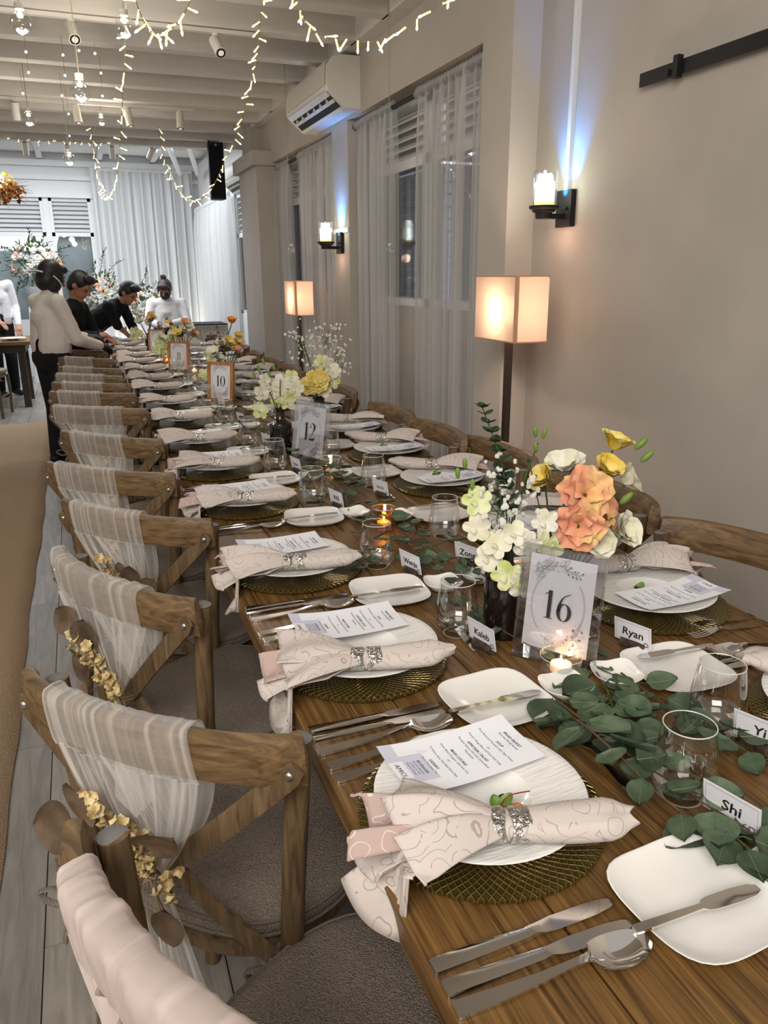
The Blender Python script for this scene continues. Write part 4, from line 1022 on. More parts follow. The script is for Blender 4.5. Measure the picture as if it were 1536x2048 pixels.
garnish((1.09, 2.34, TZ + .022), 3, 'brown and green crumb of garnish on the fourth window-side plate')
garnish((1.09, 2.84, TZ + .022), 4, 'tiny green leaf garnish on the fifth window-side plate')
# ================================================================== CENTRE OF THE TABLE
def eucalyptus(label, pts, n, size, seed, spread=1.0, narrow=False, z0=TZ):
    """a lying branch with paired leaves, each leaf a part"""
    r = random.Random(seed); p = cr(pts, 6); o0 = Vector(pts[0]); t = thing('eucalyptus_branch', label, 'greenery', tuple(o0), 0, 'eucalyptus branches down the table')
    q = G(); q.tube([a - o0 for a in p], [lerp(.0022, .0010, i / len(p)) for i in range(len(p))], 6); obj('stem', q, MT['stem' if seed % 2 else 'gstem'], t)
    for k in range(n):
        f = (k + .6) / n * (len(p) - 1); i = min(int(f), len(p) - 2); c = p[i].lerp(p[i + 1], f - i); tg = (p[i + 1] - p[i]).normalized()
        sd = 1 if k % 2 else -1; an = atan2(tg.y, tg.x) + sd * r.uniform(.5, 1.25) * spread; sz = size * r.uniform(.75, 1.2) * (1 - .25 * k / n)
        lf = leafshape(sz, sz * (.27 if narrow else r.uniform(.44, .54)), .30, 4, .25)
        st = Vector((cos(an), sin(an), .15)) * sz * .28; pitch = r.uniform(-.30, .22)
        M_ = Matrix.Translation(c - o0 + st) @ Matrix.Rotation(an + r.uniform(-.2, .2), 4, 'Z') @ Matrix.Rotation(-pitch, 4, 'Y') @ Matrix.Rotation(r.uniform(-.5, .5), 4, 'X')
        lf.xform(M_); zmin = min(v[2] for v in lf.v) + o0.z; dz = max(0, z0 + .002 + r.uniform(0, .004) - zmin); lf.v = [(a, b, c_ + dz) for a, b, c_ in lf.v]
        o = obj('leaf', lf, MT['leaf'], t); s2 = G(); e = Vector(lf.v[2]); s2.tube([c - o0, (c - o0).lerp(e, .5) + Vector((0, 0, .003)), e], .0009, 5); obj('leaf_stalk', s2, MT['gstem'], o)
        # pale midrib
        mr = G(); mid = [Vector(lf.v[i_ * 5 + 2]) + Vector((0, 0, .0008)) for i_ in range(0, 9)]; mr.tube(mid, [.0007] * 8 + [.0003], 4); obj('midrib', mr, MT['midrib'], o)
    return t
MT['midrib'] = mat('pale_midrib', (.13, .17, .08), .6)
Zt = TZ + .012
eucalyptus('large round-leaved eucalyptus branch beside the front bread plate', [(.68, .98, Zt), (.665, .88, Zt + .02), (.668, .78, Zt + .025), (.70, .66, Zt + .015), (.74, .54, Zt)], 16, .066, 1)
eucalyptus('eucalyptus branch spreading from under the sign numbered sixteen toward the front glass', [(.80, 1.02, Zt), (.765, .94, Zt + .012), (.738, .89, Zt + .015), (.725, .83, Zt + .004)], 11, .063, 2)
eucalyptus('eucalyptus branch on bare wood by the window-side bread plate', [(.84, 1.00, Zt), (.835, .93, Zt + .004), (.835, .88, Zt + .004), (.81, .82, Zt)], 7, .064, 3)
eucalyptus('eucalyptus branch tip under the frontmost window-side glass', [(.87, .84, Zt), (.85, .78, Zt + .008), (.87, .70, Zt)], 6, .062, 4)
eucalyptus('eucalyptus branch leaning on the frontmost aisle-side plate', [(.66, .90, Zt + .012), (.635, .82, Zt + .045), (.64, .74, Zt + .04), (.655, .66, Zt + .02), (.70, .56, Zt)], 11, .062, 5)
eucalyptus('eucalyptus branch ending at the handwritten front place card', [(.70, .635, Zt), (.695, .60, Zt + .012), (.69, .55, Zt + .018), (.735, .46, Zt)], 8, .062, 6)
eucalyptus('eucalyptus branch between the second aisle glass and the brown bottle', [(.70, 1.45, Zt), (.69, 1.34, Zt + .02), (.70, 1.24, Zt + .02), (.74, 1.10, Zt + .01)], 9, .05, 7)
eucalyptus('eucalyptus branch under the sign numbered sixteen', [(.86, 1.15, Zt), (.83, 1.10, Zt + .01), (.80, 1.06, Zt + .005), (.83, .98, Zt)], 5, .05, 8)
rr = random.Random(77)
spots = [(.74, 1.62), (.80, 1.56), (.70, 1.76), (.78, 1.80), (.82, 1.70), (.74, 1.95), (.68, 1.90), (.80, 2.1), (.72, 2.2), (.78, 2.35), (.70, 2.45), (.80, 2.55), (.74, 2.62), (.70, 2.95), (.74, 3.05), (.80, 3.15), (.70, 3.3), (.78, 3.45), (.72, 3.65), (.76, 3.85), (.72, 4.1), (.78, 4.3), (.74, 4.75), (.78, 5.1), (.74, 5.5), (.78, 5.9), (.76, 6.6)]
for i, (x, y) in enumerate(spots):
    a = rr.uniform(0, 6.28); ln = rr.uniform(.14, .22); d = Vector((cos(a) * .6, sin(a), 0)).normalized() * ln; nb = x + .0
    mid = Vector((x, y, Zt + rr.uniform(.02, .045)))
    eucalyptus('wispy eucalyptus branch down the table middle, %s from the camera beyond the sign numbered sixteen' % (ORD + ['nineteenth', 'twentieth', 'twenty-first', 'twenty-second', 'twenty-third', 'twenty-fourth', 'twenty-fifth', 'twenty-sixth', 'twenty-seventh'])[i], [(x - d.x * .5, y - d.y * .5, Zt), tuple(mid), (x + d.x * .45, y + d.y * .45, Zt + .012), (x + d.x * .9, y + d.y * .9, Zt)], 8 if y < 3.2 else 6, .046 if y < 3 else .05, 100 + i, 1.1, i % 3 == 1)

# ------------------------------------------------------------------ table signs
def art(q, w_, h):
    sprig(q, [(-w_ * .42, h * .30), (-w_ * .30, h * .38), (-w_ * .12, h * .41), (w_ * .04, h * .43)], w_ * .12, .0007, 3)
    sprig(q, [(-w_ * .36, h * .22), (-w_ * .30, h * .32), (-w_ * .18, h * .42)], w_ * .15, .0007, 4)
    sprig(q, [(w_ * .02, h * .40), (w_ * .14, h * .38), (w_ * .26, h * .36)], w_ * .07, .0009, 5, True, True)
    sprig(q, [(w_ * .36, -h * .12), (w_ * .34, -h * .24), (w_ * .24, -h * .36)], w_ * .10, .0009, 6, True, True)
    sprig(q, [(-w_ * .22, -h * .34), (-w_ * .02, -h * .40), (w_ * .20, -h * .40)], w_ * .16, .0007, 7)
    sprig(q, [(0, -h * .46), (w_ * .16, -h * .40), (w_ * .30, -h * .36)], w_ * .13, .0007, 8)
    ribbon(q, oval(0, 0, w_ * .40, h * .37, 30, 2.2, 4.0), .0010); ribbon(q, oval(0, 0, w_ * .40, h * .37, 30, -1.0, .75), .0010)
def table_sign(num, x, y, rz, w_, h, lean, acrylic, label):
    t = thing('table_sign', label, 'table sign', (x, y, TZ), rz)
    # local: sign face looks toward -y, stands on z = 0 and leans back (+y at the top)
    M_ = Matrix.Rotation(-lean, 4, 'X'); F = M_ @ Matrix(((1, 0, 0, 0), (0, 0, -1, 0), (0, 1, 0, 0), (0, 0, 0, 1)))
    pw, phh = (w_ * .80, h * .82) if acrylic else (w_ * .78, h * .84); zc = h * .52
    def flat(q, off): q.v = [tuple(F @ Vector((a, b + zc, off))) for a, b, c in q.v]; return q
    if acrylic:
        for off, nm in ((-.004, 'front_panel'), (.006, 'back_panel')):
            q = G(); q.cbox((-w_ / 2, off - .0015, .004), (w_ / 2, off + .0015, h)); q.xform(M_); obj(nm, q, MT['acrylic'], t, False)
        q = G(); ed = [(-w_ / 2, h), (w_ / 2, h), (w_ / 2, .004), (-w_ / 2, .004)]
        for i in range(4):
            a, b = ed[i], ed[(i + 1) % 4]; q.tube([M_ @ Vector((a[0], 0, a[1])), M_ @ Vector((b[0], 0, b[1]))], .0030, 6)
        obj('edge', q, MT['glassbase'], t)
        q = G(); q.cbox((-w_ / 2, -.012, 0), (w_ / 2, .055, .004)); obj('foot', q, MT['acrylic'], t, False)
        q = G(); q.cbox((-pw / 2, -.0005, zc - phh / 2), (pw / 2, .0005, zc + phh / 2)); q.xform(M_); obj('printed_sheet', q, MT['plainpaper'], t, False); face = .0062
    else:
        q = G(); fw = w_ * .11
        for (a, b, c, d) in ((-w_ / 2, -w_ / 2 + fw, 0, h), (w_ / 2 - fw, w_ / 2, 0, h), (-w_ / 2 + fw, w_ / 2 - fw, 0, fw * .8), (-w_ / 2 + fw, w_ / 2 - fw, h - fw * .8, h)):
            q = G(); q.cbox((a, -.009, c), (b, .009, d)); q.xform(M_); obj('frame_rail', q, MT['frame'], t, False)
        q = G(); q.cbox((-w_ / 2 + fw * .8, -.002, fw * .7), (w_ / 2 - fw * .8, .004, h - fw * .7)); q.xform(M_); obj('printed_sheet', q, MT['plainpaper'], t, False); face = .0026
        q = G(); q.loft([[(-.03, y_, z_), (.03, y_, z_), (.03, y_ + .004, z_), (-.03, y_ + .004, z_)] for y_, z_ in ((.075, 0), (.026, h * .7))]); obj('easel_back', q, MT['apron'], t, False)
    q = G(); art(q, pw, phh); obj('leaf_drawing', flat(q, face), MT['lineink'], t, False)
    q = G(); dh = pw * .42; xs = -sum({'1': .5, '0': .60, '6': .56, '8': .55, '2': .56}[c] for c in num) * dh / 2
    for c in num: xs += digit(q, c, xs, -dh * .5, dh)
    obj('number', flat(q, face + .0003), MT['ink'], t, False)
    return t
def sign_between(num, a, b, h, lean, acr, label):
    ax, ay = a; bx_, by = b; rz = atan2(by - ay, bx_ - ax); w_ = sqrt((bx_ - ax) ** 2 + (by - ay) ** 2)
    return table_sign(num, (ax + bx_) / 2, (ay + by) / 2, rz, w_, h, lean, acr, label)
sign_between('16', (.711, 1.161), (.802, 1.031), .218, radians(9), True, 'clear acrylic table sign reading sixteen, nearest the camera')
sign_between('12', (.734, 2.925), (.815, 2.745), .235, radians(9), True, 'clear acrylic table sign reading twelve, second from the camera')
sign_between('10', (.662, 4.58), (.785, 4.44), .225, radians(6), False, 'honey wood framed table sign reading ten, right of the middle aisle chairs')
sign_between('8', (.611, 6.16), (.752, 6.06), .225, radians(6), False, 'honey wood framed table sign reading eight, between the other two wooden ones')
sign_between('6', (.592, 7.68), (.735, 7.60), .225, radians(6), False, 'honey wood framed table sign reading six, farthest from the camera')

# ------------------------------------------------------------------ candles
def tealight(label, x, y, R_=.038, h=.036, amber=False):
    t = thing('tealight_holder', label, 'candle', (x, y, TZ)); gm = MT['amber' if amber else 'glass']
    q = G(); q.lathe([(0, .004), (R_ * .80, .004), (R_ * .9, .008), (R_ * .98, h), (R_, h + .001), (R_ * 1.02, h), (R_ * .95, .002), (R_ * .8, 0), (0, 0)], 30); obj('glass_cup', q, gm, t)
    q = G(); q.lathe([(R_ * 1.015, h - .0006), (R_ * 1.025, h), (R_ * 1.015, h + .001), (R_ * .995, h)], 30); obj('rim', q, MT['edgeglint'], t)  # pale ring paints the highlight on the cup lip
    zb = .006 if not amber else .012
    q = G(); q.lathe([(0, zb), (.019, zb), (.0195, zb + .013), (.016, zb + .012), (0, zb + .011)], 20); obj('wax', q, MT['candle'], t)
    q = G(); q.lathe([(0, 0), (.0025, .003), (.0032, .006), (.0018, .012), (0, .017)], 10, (0, 0, zb + .012)); obj('flame', q, MT['flame'], t)
    light('candle_light', 'POINT', (0, 0, zb + .035), .06 if not amber else .16, (1, .55, .25), .008, parent=t)
    return t
tealight('lit tealight in a clear glass cup by the sixteen sign', .752, 1.060)
tealight('lit tealight in a clear glass cup beside the sign numbered twelve', .818, 2.68, .042, .05)
tealight('lit candle in an amber glass jar among the leaves', .752, 1.955, .032, .066, True)
tealight('lit tealight in a clear glass beside the sign numbered eight', .78, 6.0, .035, .05)
tealight('lit amber candle behind the sign numbered eight', .66, 6.75, .035, .06, True)

# ------------------------------------------------------------------ vases and flowers
def bottle(label, x, y, R_, h, neck=.35, m='bottle'):
    t = thing('bottle_vase', label, 'vase', (x, y, TZ)); nr = R_ * neck
    q = G(); q.lathe([(0, 0), (R_ * .95, 0), (R_, .006), (R_, h * .60), (R_ * .94, h * .66), (nr * 1.25, h * .72), (nr, h * .76), (nr, h * .95), (nr * 1.18, h * .955), (nr * 1.2, h), (nr * .8, h), (nr * .78, h * .8)], 28); obj('body', q, MT[m], t); return t
def stem(q, a, b, bow=(0, 0, 0), r=.0016): q.tube(cr([a, (Vector(a) + Vector(b)) / 2 + Vector(bow), b], 6), [r * 1.2] * 7 + [r] * 6, 6)
def petal(q, base, d, up, L_, W_, cup, ruf=0.0, k0=0.0, nu=7, nv=10):
    d = d.normalized(); s = d.cross(up).normalized(); u_ = s.cross(d).normalized()
    def fn(u, v):
        vv = v * 2 - 1; w_ = W_ * sin(pi * (.07 + .68 * u)) ** .65
        return base + d * (L_ * u * (1 - .12 * vv * vv)) + s * (vv * w_) + u_ * (cup * L_ * (u * u - .2 * u) + abs(cup) * .9 * vv * vv * w_ + ruf * L_ * sin(vv * 5 + k0) * u * u)
    q.grid(fn, nu, nv)
def rose(c, ax, R_, m, parent, seed, rings=4, open_=.5, ruf=.10, nm='flower_head'):
    """lisianthus / rose: rings of cupped overlapping petals"""
    r = random.Random(seed); ax = Vector(ax).normalized(); b1 = ax.orthogonal().normalized(); b2 = ax.cross(b1); q = G()
    for k in range(rings):
        f = (k + 1) / rings; n = 3 + k
        for j in range(n):
            a = 2 * pi * (j + .5 * (k % 2)) / n + r.uniform(-.25, .25); rad = (b1 * cos(a) + b2 * sin(a)); tilt = lerp(.18, .5 + open_, f ** 1.3) + r.uniform(-.1, .1)
            d = ax * cos(tilt) + rad * sin(tilt); L_ = R_ * lerp(.75, 1.25, f)
            petal(q, Vector(c) + rad * R_ * .10 * f, d, -rad * 1.0 + ax * .01, L_, R_ * lerp(.38, .68, f), -.42 * (1 - .5 * f), ruf, r.uniform(0, 6))
    return obj(nm, q, m, parent, True, ang=85)
def orchid(c, ax, R_, m, parent, seed):
    r = random.Random(seed); ax = Vector(ax).normalized(); b1 = ax.orthogonal().normalized(); b2 = ax.cross(b1); q = G(); a0 = r.uniform(0, 6)
    for k in range(5):
        a = a0 + 2 * pi * k / 5; rad = b1 * cos(a) + b2 * sin(a); petal(q, Vector(c), rad + ax * .25, ax, R_, R_ * (.46 if k % 2 else .38), -.20, .04, k)
    petal(q, Vector(c), ax + b1 * .4, b1, R_ * .55, R_ * .25, .4); return obj('orchid_flower', q, m, parent, True, ang=85)
def bud(c, ax, R_, m, parent, nm='bud'):
    ax = Vector(ax).normalized(); q = G(); q.ball((0, 0, R_), R_, 10, 7, (.42, .42, 1)); q.xform(Matrix.Translation(c) @ ax.to_track_quat('Z', 'Y').to_matrix().to_4x4()); return obj(nm, q, m, parent)
def gyp(o0, tops, seed, parent, dens=16, sz=.0045, R_=.045):
    """baby's breath: branched twigs and white florets"""
    r = random.Random(seed); q = G(); f = G()
    for tp in tops:
        tp = Vector(tp); stem(q, o0, tp, (r.uniform(-.02, .02), r.uniform(-.02, .02), 0), .0010)
        for k in range(dens):
            e = tp + Vector((r.gauss(0, R_), r.gauss(0, R_), r.gauss(0, R_ * .9))); b = Vector(o0).lerp(tp, r.uniform(.62, 1.0)); q.tube([b, b.lerp(e, .6) + Vector((0, 0, .004)), e], .0005, 4)
            s = sz * r.uniform(.7, 1.3)
            for j in range(3): f.ball(e + Vector((r.uniform(-s, s), r.uniform(-s, s), r.uniform(-s, s))) * .6, s * .75, 6, 4)
    obj('babys_breath_twigs', q, MT['gstem'], parent)['kind'] = 'stuff'; o = obj('babys_breath_florets', f, MT['whiteflower'], parent); o['kind'] = 'stuff'
def eucstem(a, b, n, sz, parent, seed, bow=(0, 0, 0), m='leafd'):
    r = random.Random(seed); p = cr([a, (Vector(a) + Vector(b)) / 2 + Vector(bow), b], 8); q = G(); q.tube(p, .0014, 5); s = obj('foliage_stem', q, MT['gstem'], parent)
    for k in range(n):
        i = int(len(p) * (.25 + .72 * k / n)); c = p[min(i, len(p) - 1)]; sc_ = sz * (1.15 - .6 * k / n)
        for sd in (0, pi):
            an = sd + k * 1.35; lf = leafshape(sc_, sc_ * .5, .15, 3); lf.xform(Matrix.Translation(c) @ Matrix.Rotation(an, 4, 'Z') @ Matrix.Rotation(-.45, 4, 'Y')); obj('leaf', lf, MT[m], s)
MT['whiteflower'] = mat('white_floret', (.75, .73, .66), .8, 0, .2)
MT['ivory'] = noisy(mat('ivory_petal', (.80, .77, .62), .7, 0, .2), (.72, .69, .48), (.84, .81, .70), (1, 1, 1), 18, 2)
MT['yellow'] = noisy(mat('yellow_petal', (.78, .58, .08), .7, 0, .2), (.74, .50, .05), (.86, .74, .28), (1, 1, 1), 22, 2)
MT['lime'] = noisy(mat('lime_orchid_petal', (.62, .66, .30), .7, 0, .2), (.52, .60, .18), (.80, .79, .55), (1, 1, 1), 30, 2)
# --- group at sign 16
bottle('dark brown bottle vase left of the sign numbered sixteen', .738, 1.245, .042, .205)
B0 = Vector((.738, 1.245, TZ + .20))
t = thing('orchid_spray', 'lime white orchids and baby\'s breath in the brown bottle by the sign numbered sixteen', 'flowers', tuple(B0))
def loc(p): return Vector(p) - B0
q = G(); tips = [(.660, 1.27, 1.075), (.725, 1.22, .985), (.80, 1.28, 1.09), (.845, 1.32, 1.13)]
for e in tips: stem(q, loc(B0 - Vector((0, 0, .06))), loc(e), (rr.uniform(-.01, .01), 0, .01), .0016)
obj('stems', q, MT['gstem'], t)
for i, (x, y, z, R_) in enumerate([(.672, 1.25, 1.045, .030), (.668, 1.24, .995, .028), (.700, 1.22, .965, .030), (.715, 1.20, .905, .032), (.745, 1.19, .890, .034), (.755, 1.20, .965, .030), (.785, 1.20, .955, .032), (.800, 1.21, 1.0, .028), (.775, 1.20, .895, .028), (.820, 1.22, .940, .030), (.735, 1.21, .985, .026), (.690, 1.23, .935, .028)]):
    orchid(loc((x, y, z)), (rr.uniform(-.7, .1), -1, rr.uniform(-.2, .6)), R_, MT['lime' if i % 3 == 0 else 'ivory'], t, 200 + i)
for i, (x, y, z) in enumerate([(.640, 1.27, 1.088), (.655, 1.27, 1.105), (.665, 1.26, 1.065), (.845, 1.33, 1.14), (.862, 1.33, 1.135), (.83, 1.30, 1.115)]): bud(loc((x, y, z)), (rr.uniform(-.4, .4), -.2, 1), .012, MT['leafl'], t)
gyp(loc(B0), [loc((.725, 1.27, 1.08)), loc((.745, 1.29, 1.05)), loc((.765, 1.27, 1.03)), loc((.715, 1.24, 1.03))], 41, t, 20, .0062, .026)
eucstem(loc(B0), loc((.700, 1.30, 1.225)), 17, .030, t, 42, (.02, 0, 0))
W0 = Vector((.905, 1.31, TZ))
t = thing('glass_vase', 'small clear glass vase behind the sign numbered sixteen', 'vase', tuple(W0)); q = G(); q.lathe([(0, .003), (.026, .003), (.030, .01), (.027, .07), (.030, .105), (.031, .106), (.028, .07), (.031, .01), (.026, 0), (0, 0)], 28); obj('body', q, MT['glass'], t)
t = thing('lisianthus_bunch', 'bunch of peach, yellow and white lisianthus behind the sign numbered sixteen', 'flowers', tuple(W0))
fl = [(.900, 1.22, 1.045, .046, 'peach', (-.35, -1, .55)), (.872, 1.20, .985, .042, 'peach', (-.6, -1, .1)), (.962, 1.24, 1.000, .042, 'peach', (.5, -.8, .35)), (.905, 1.31, 1.080, .042, 'ivory', (-.3, -.2, 1)), (.985, 1.27, 1.075, .034, 'yellow', (.1, -.6, .9)), (1.015, 1.29, 1.125, .036, 'yellow', (.3, -.3, 1)), (1.035, 1.26, 1.05, .034, 'ivory', (.8, -.5, .5)), (.985, 1.20, .962, .038, 'ivory', (.4, -1, .5)), (.925, 1.20, .945, .032, 'ivory', (-.2, -1, .2)), (.860, 1.32, 1.055, .032, 'yellow', (-.8, 0, .6)), (.945, 1.30, 1.045, .034, 'yellow', (.1, -.4, 1))]
q = G()
for (x, y, z, R_, c, ax) in fl: stem(q, (rr.uniform(-.012, .012), rr.uniform(-.012, .012), .012), Vector((x, y, z)) - W0 - Vector(ax).normalized() * R_ * .2, (0, 0, .01), .0022)
obj('stems', q, MT['gstem'], t)
for i, (x, y, z, R_, c, ax) in enumerate(fl): rose(Vector((x, y, z)) - W0 - Vector(ax).normalized() * R_ * .5, ax, R_, MT[c], t, 300 + i, 3, .10 if c != 'peach' else .42, .13 if c == 'peach' else .05)
for i, (x, y, z) in enumerate([(1.04, 1.24, 1.09), (.965, 1.20, 1.02), (1.03, 1.25, 1.115)]): bud(Vector((x, y, z)) - W0, (.6, -.3, .7), .017, MT['leafl'], t)
eucstem((0, 0, .05), Vector((.83, 1.33, 1.10)) - W0, 9, .016, t, 43)
# --- group at sign 12
bottle('dark brown bottle vase left of the sign numbered twelve', .722, 3.04, .046, .19, .40)
B1 = Vector((.722, 3.04, TZ + .185)); t = thing('orchid_spray', 'lime white orchids arching over the sign numbered twelve', 'flowers', tuple(B1)); q = G()
for e in [(-.085, -.03, .16), (-.03, .02, .10), (.05, .0, .09), (.0, -.03, .12)]: stem(q, (0, 0, -.05), e, (0, 0, .02), .0018)
obj('stems', q, MT['gstem'], t)
for i in range(14):
    orchid((rr.uniform(-.085, .07), rr.uniform(-.06, .03), rr.uniform(-.01, .125)), (rr.uniform(-.6, .4), -1, rr.uniform(-.2, .6)), rr.uniform(.028, .040), MT['lime' if i % 3 == 0 else 'ivory'], t, 400 + i)
for i in range(5): bud((-.10 + .02 * i, -.03, .13 + .025 * (i % 3)), (-.3, 0, 1), .014, MT['leafl'], t)
bottle('slim dark bottle vase behind the sign numbered twelve', .975, 3.34, .026, .175, .95)
B2 = Vector((.975, 3.34, TZ + .17)); t = thing('mixed_spray', 'tall baby\'s breath with yellow flowers in the slim bottle behind the sign numbered twelve', 'flowers', tuple(B2)); q = G()
for e in [(-.02, 0, .14), (.03, 0, .17), (-.06, .02, .26)]: stem(q, (0, 0, -.05), e, (0, 0, .02), .0018)
obj('stems', q, MT['gstem'], t)
rose((-.015, -.03, .075), (-.3, -1, .4), .045, MT['yellow'], t, 451, 4, .5, .08); rose((-.045, -.02, .055), (-.5, -1, .5), .038, MT['yellow'], t, 452, 4, .5, .08)
for i in range(9): orchid((rr.uniform(0, .075), rr.uniform(-.05, .02), rr.uniform(.0, .16)), (rr.uniform(-.4, .6), -1, rr.uniform(-.2, .6)), .036, MT['lime' if i % 3 == 0 else 'ivory'], t, 460 + i)
gyp(Vector((0, 0, 0)), [(-.085, 0, .27), (-.05, .02, .21), (.04, 0, .26), (.09, .01, .20), (.12, 0, .15), (.06, .02, .29)], 44, t, 20, .0058, .035)
eucstem((0, 0, -.03), (-.10, -.03, .05), 10, .035, t, 45, (0, 0, .03))
# --- group behind sign 10, 8, 6
def mixed(x, y, seed, label, lily=False, big=1.0):
    r = random.Random(seed); t = bottle('dark bottle vase holding ' + label, x, y, .032, .17, .5); o = Vector((x, y, TZ + .165)); t = thing('flower_bunch', label, 'flowers', tuple(o)); q = G(); hd = []
    for i in range(9):
        e = Vector((r.uniform(-.085, .085), r.uniform(-.05, .05), r.uniform(.03, .14))) * big; stem(q, (0, 0, -.05), e, (0, 0, .01), .002); hd.append(e)
    if lily:
        e = Vector((.045, 0, .26)); stem(q, (0, 0, -.05), e, (-.03, 0, 0), .003); rose(e, (0, -.3, 1), .034, MT['orange'], t, seed + 1, 2, .1, .02)
        e = Vector((.075, 0, .17)); stem(q, (0, 0, -.05), e, (.02, 0, 0), .003); rose(e, (.2, -.3, 1), .034, MT['yellow'], t, seed + 2, 2, .15, .02)
        eucstem((0, 0, 0), (-.05, 0, .26), 12, .022, t, seed)
    obj('stems', q, MT['gstem'], t)
    for i, e in enumerate(hd): rose(e, (r.uniform(-.5, .5), -.6, .8), r.uniform(.030, .040), MT[('ivory', 'ivory', 'peach', 'ivory', 'yellow')[i % 5]], t, seed * 10 + i, 3, .2, .03)
    for i in range(6): orchid((r.uniform(-.16, -.07), r.uniform(-.05, .02), r.uniform(-.05, .06)), (-.3, -1, .4), .036, MT['lime'], t, seed * 20 + i)
    return t
mixed(.82, 4.78, 51, 'ivory roses with an orange calla lily behind the sign numbered ten', True)
mixed(.70, 6.45, 52, 'ivory and peach roses behind the sign numbered eight', False, 1.25)
mixed(.80, 6.70, 54, 'lime orchids and ivory roses right of the sign numbered eight', False, 1.1)
mixed(.62, 7.95, 53, 'peach and yellow roses behind the sign numbered six', False, 1.3)
# ================================================================== CEILING FIXTURES
def track(label, y, x0, x1, heads, z=2.745, power=9, aim=(0, -.35, -1)):
    t = thing('lighting_track', label, 'lighting track', ((x0 + x1) / 2, y, z)); q = G(); q.box((0, 0, -.010), (x1 - x0, .034, .02)); obj('rail', q, MT['beam'], t, False)
    for i, (x, ln, ax) in enumerate(heads):
        s = thing('track_spotlight', 'white cylinder track spotlight, %s from the left on the %s' % (ORD[i], label.split(' track')[0].replace('white ', '') + ' track'), 'spotlight', (x, y, z - .02), 0, 'track spotlights')
        ax = Vector(ax).normalized(); p0 = Vector((0, 0, -.05))
        q = G(); q.tube([(0, 0, 0), (0, 0, -.012)], .020, 12); obj('adaptor', q, MT['plastic'], s)
        q = G(); q.tube([(0, 0, -.012), (0, 0, -.055)], .006, 8); obj('stem', q, MT['plastic'], s)
        a = p0 - ax * .035; b = p0 + ax * ln
        q = G(); q.tube([a, b], .030, 18); c = obj('can', q, MT['plastic'], s)
        q = G(); q.tube([b - ax * .004, b + ax * .001], .026, 18); obj('baffle', q, MT['dark'], c)
        q = G(); q.tube([b + ax * .0005, b + ax * .002], .016, 14); obj('lens', q, MT['spotlens'], c)
        light('spot_beam', 'SPOT', tuple(b + ax * .01), power, (1.0, .93, .84), .02, tuple(b + ax), 75, .8, s)
    return t
MT['spotlens'] = mat('spot_lens', (.4, .35, .32), .3, 0, .5, (1, .85, .75), .35)
track('white nearest track under a ceiling beam', 4.80, -1.2, 1.1, [(-.45, .10, (.2, -.3, -1)), (.14, .085, (.1, -.75, -.7)), (.88, .085, (.15, -.8, -.75))])
track('white middle track under a ceiling beam', 6.98, -.36, 1.06, [(-.26, .085, (.0, .25, -1)), (.17, .085, (.1, -.2, -1)), (.55, .085, (.15, -.1, -1)), (.95, .085, (-.05, -.2, -1))])
track('white farthest track under a ceiling beam', 9.30, -.8, 1.1, [(-.30, .085, (0, .45, -1)), (.10, .085, (0, .4, -1)), (.54, .085, (0, .45, -1)), (.94, .085, (-.4, .9, -.8))], 2.80, 22)
# clear globe bulbs on wires
MT['ledcore'] = mat('white_led_core', (1, 1, 1), .4, 0, 0, (1, .95, .86), 12)
def globe(label, p, R_, ztop=3.06, lit=True):
    t = thing('globe_bulb', label, 'light bulb', p, 0, 'clear globe bulbs under the ceiling')
    q = G(); q.lathe([(0, R_ * 1.3), (R_ * .42, R_ * 1.3), (R_ * .42, R_ * .92), (R_ * .55, R_ * .84), (R_ * .85, R_ * .52), (R_, 0), (R_ * .87, -R_ * .5), (R_ * .5, -R_ * .87), (0, -R_)], 22); obj('glass_globe', q, MT['bulbglass'], t)
    q = G(); q.lathe([(0, R_ * 1.5), (R_ * .40, R_ * 1.5), (R_ * .40, R_ * 1.0), (0, R_ * 1.0)], 16); obj('cap', q, MT['plastic'], t)
    q = G(); q.tube([(0, 0, R_ * 1.5), (0, 0, ztop - p[2])], .0022, 5); obj('cord', q, MT['wire'], t)
    if lit:
        for d in ((-.3, 0, -.62), (.3, .1, -.6), (.0, -.2, .65)):
            q = G(); q.ball(Vector(d) * R_, R_ * .17, 8, 6); obj('led', q, MT['ledcore'], t)
        light('bulb_glow', 'POINT', (0, 0, -R_ * 1.6), 3.8 if p[2] < 2.6 else 2.2, (1.0, .90, .77), .05, parent=t)
    return t
for p, R_, lb in (((-.086, 4.2, 2.534), .050, 'clear globe bulb at the top left corner'), ((.363, 4.3, 2.581), .048, 'clear globe bulb at the top, beside the long string of lights'), ((.137, 4.4, 2.316), .050, 'clear globe bulb hanging lowest over the aisle chairs'),
                  ((-.154, 6.2, 2.475), .045, 'clear globe bulb below the left end of the middle track'), ((.349, 7.0, 2.628), .040, 'clear globe bulb touching the middle spotlight'), ((.079, 6.8, 2.312), .046, 'clear globe bulb against the end wall, lowest far one')):
    globe(lb, p, R_)
globe('small unlit clear globe before the nearer curtain gap', (1.584, 4.0, 1.583), .022, 3.06, False)
globe('small unlit clear globe before the curtain by the far lamp', (1.441, 5.5, 1.626), .026, 3.06, False)
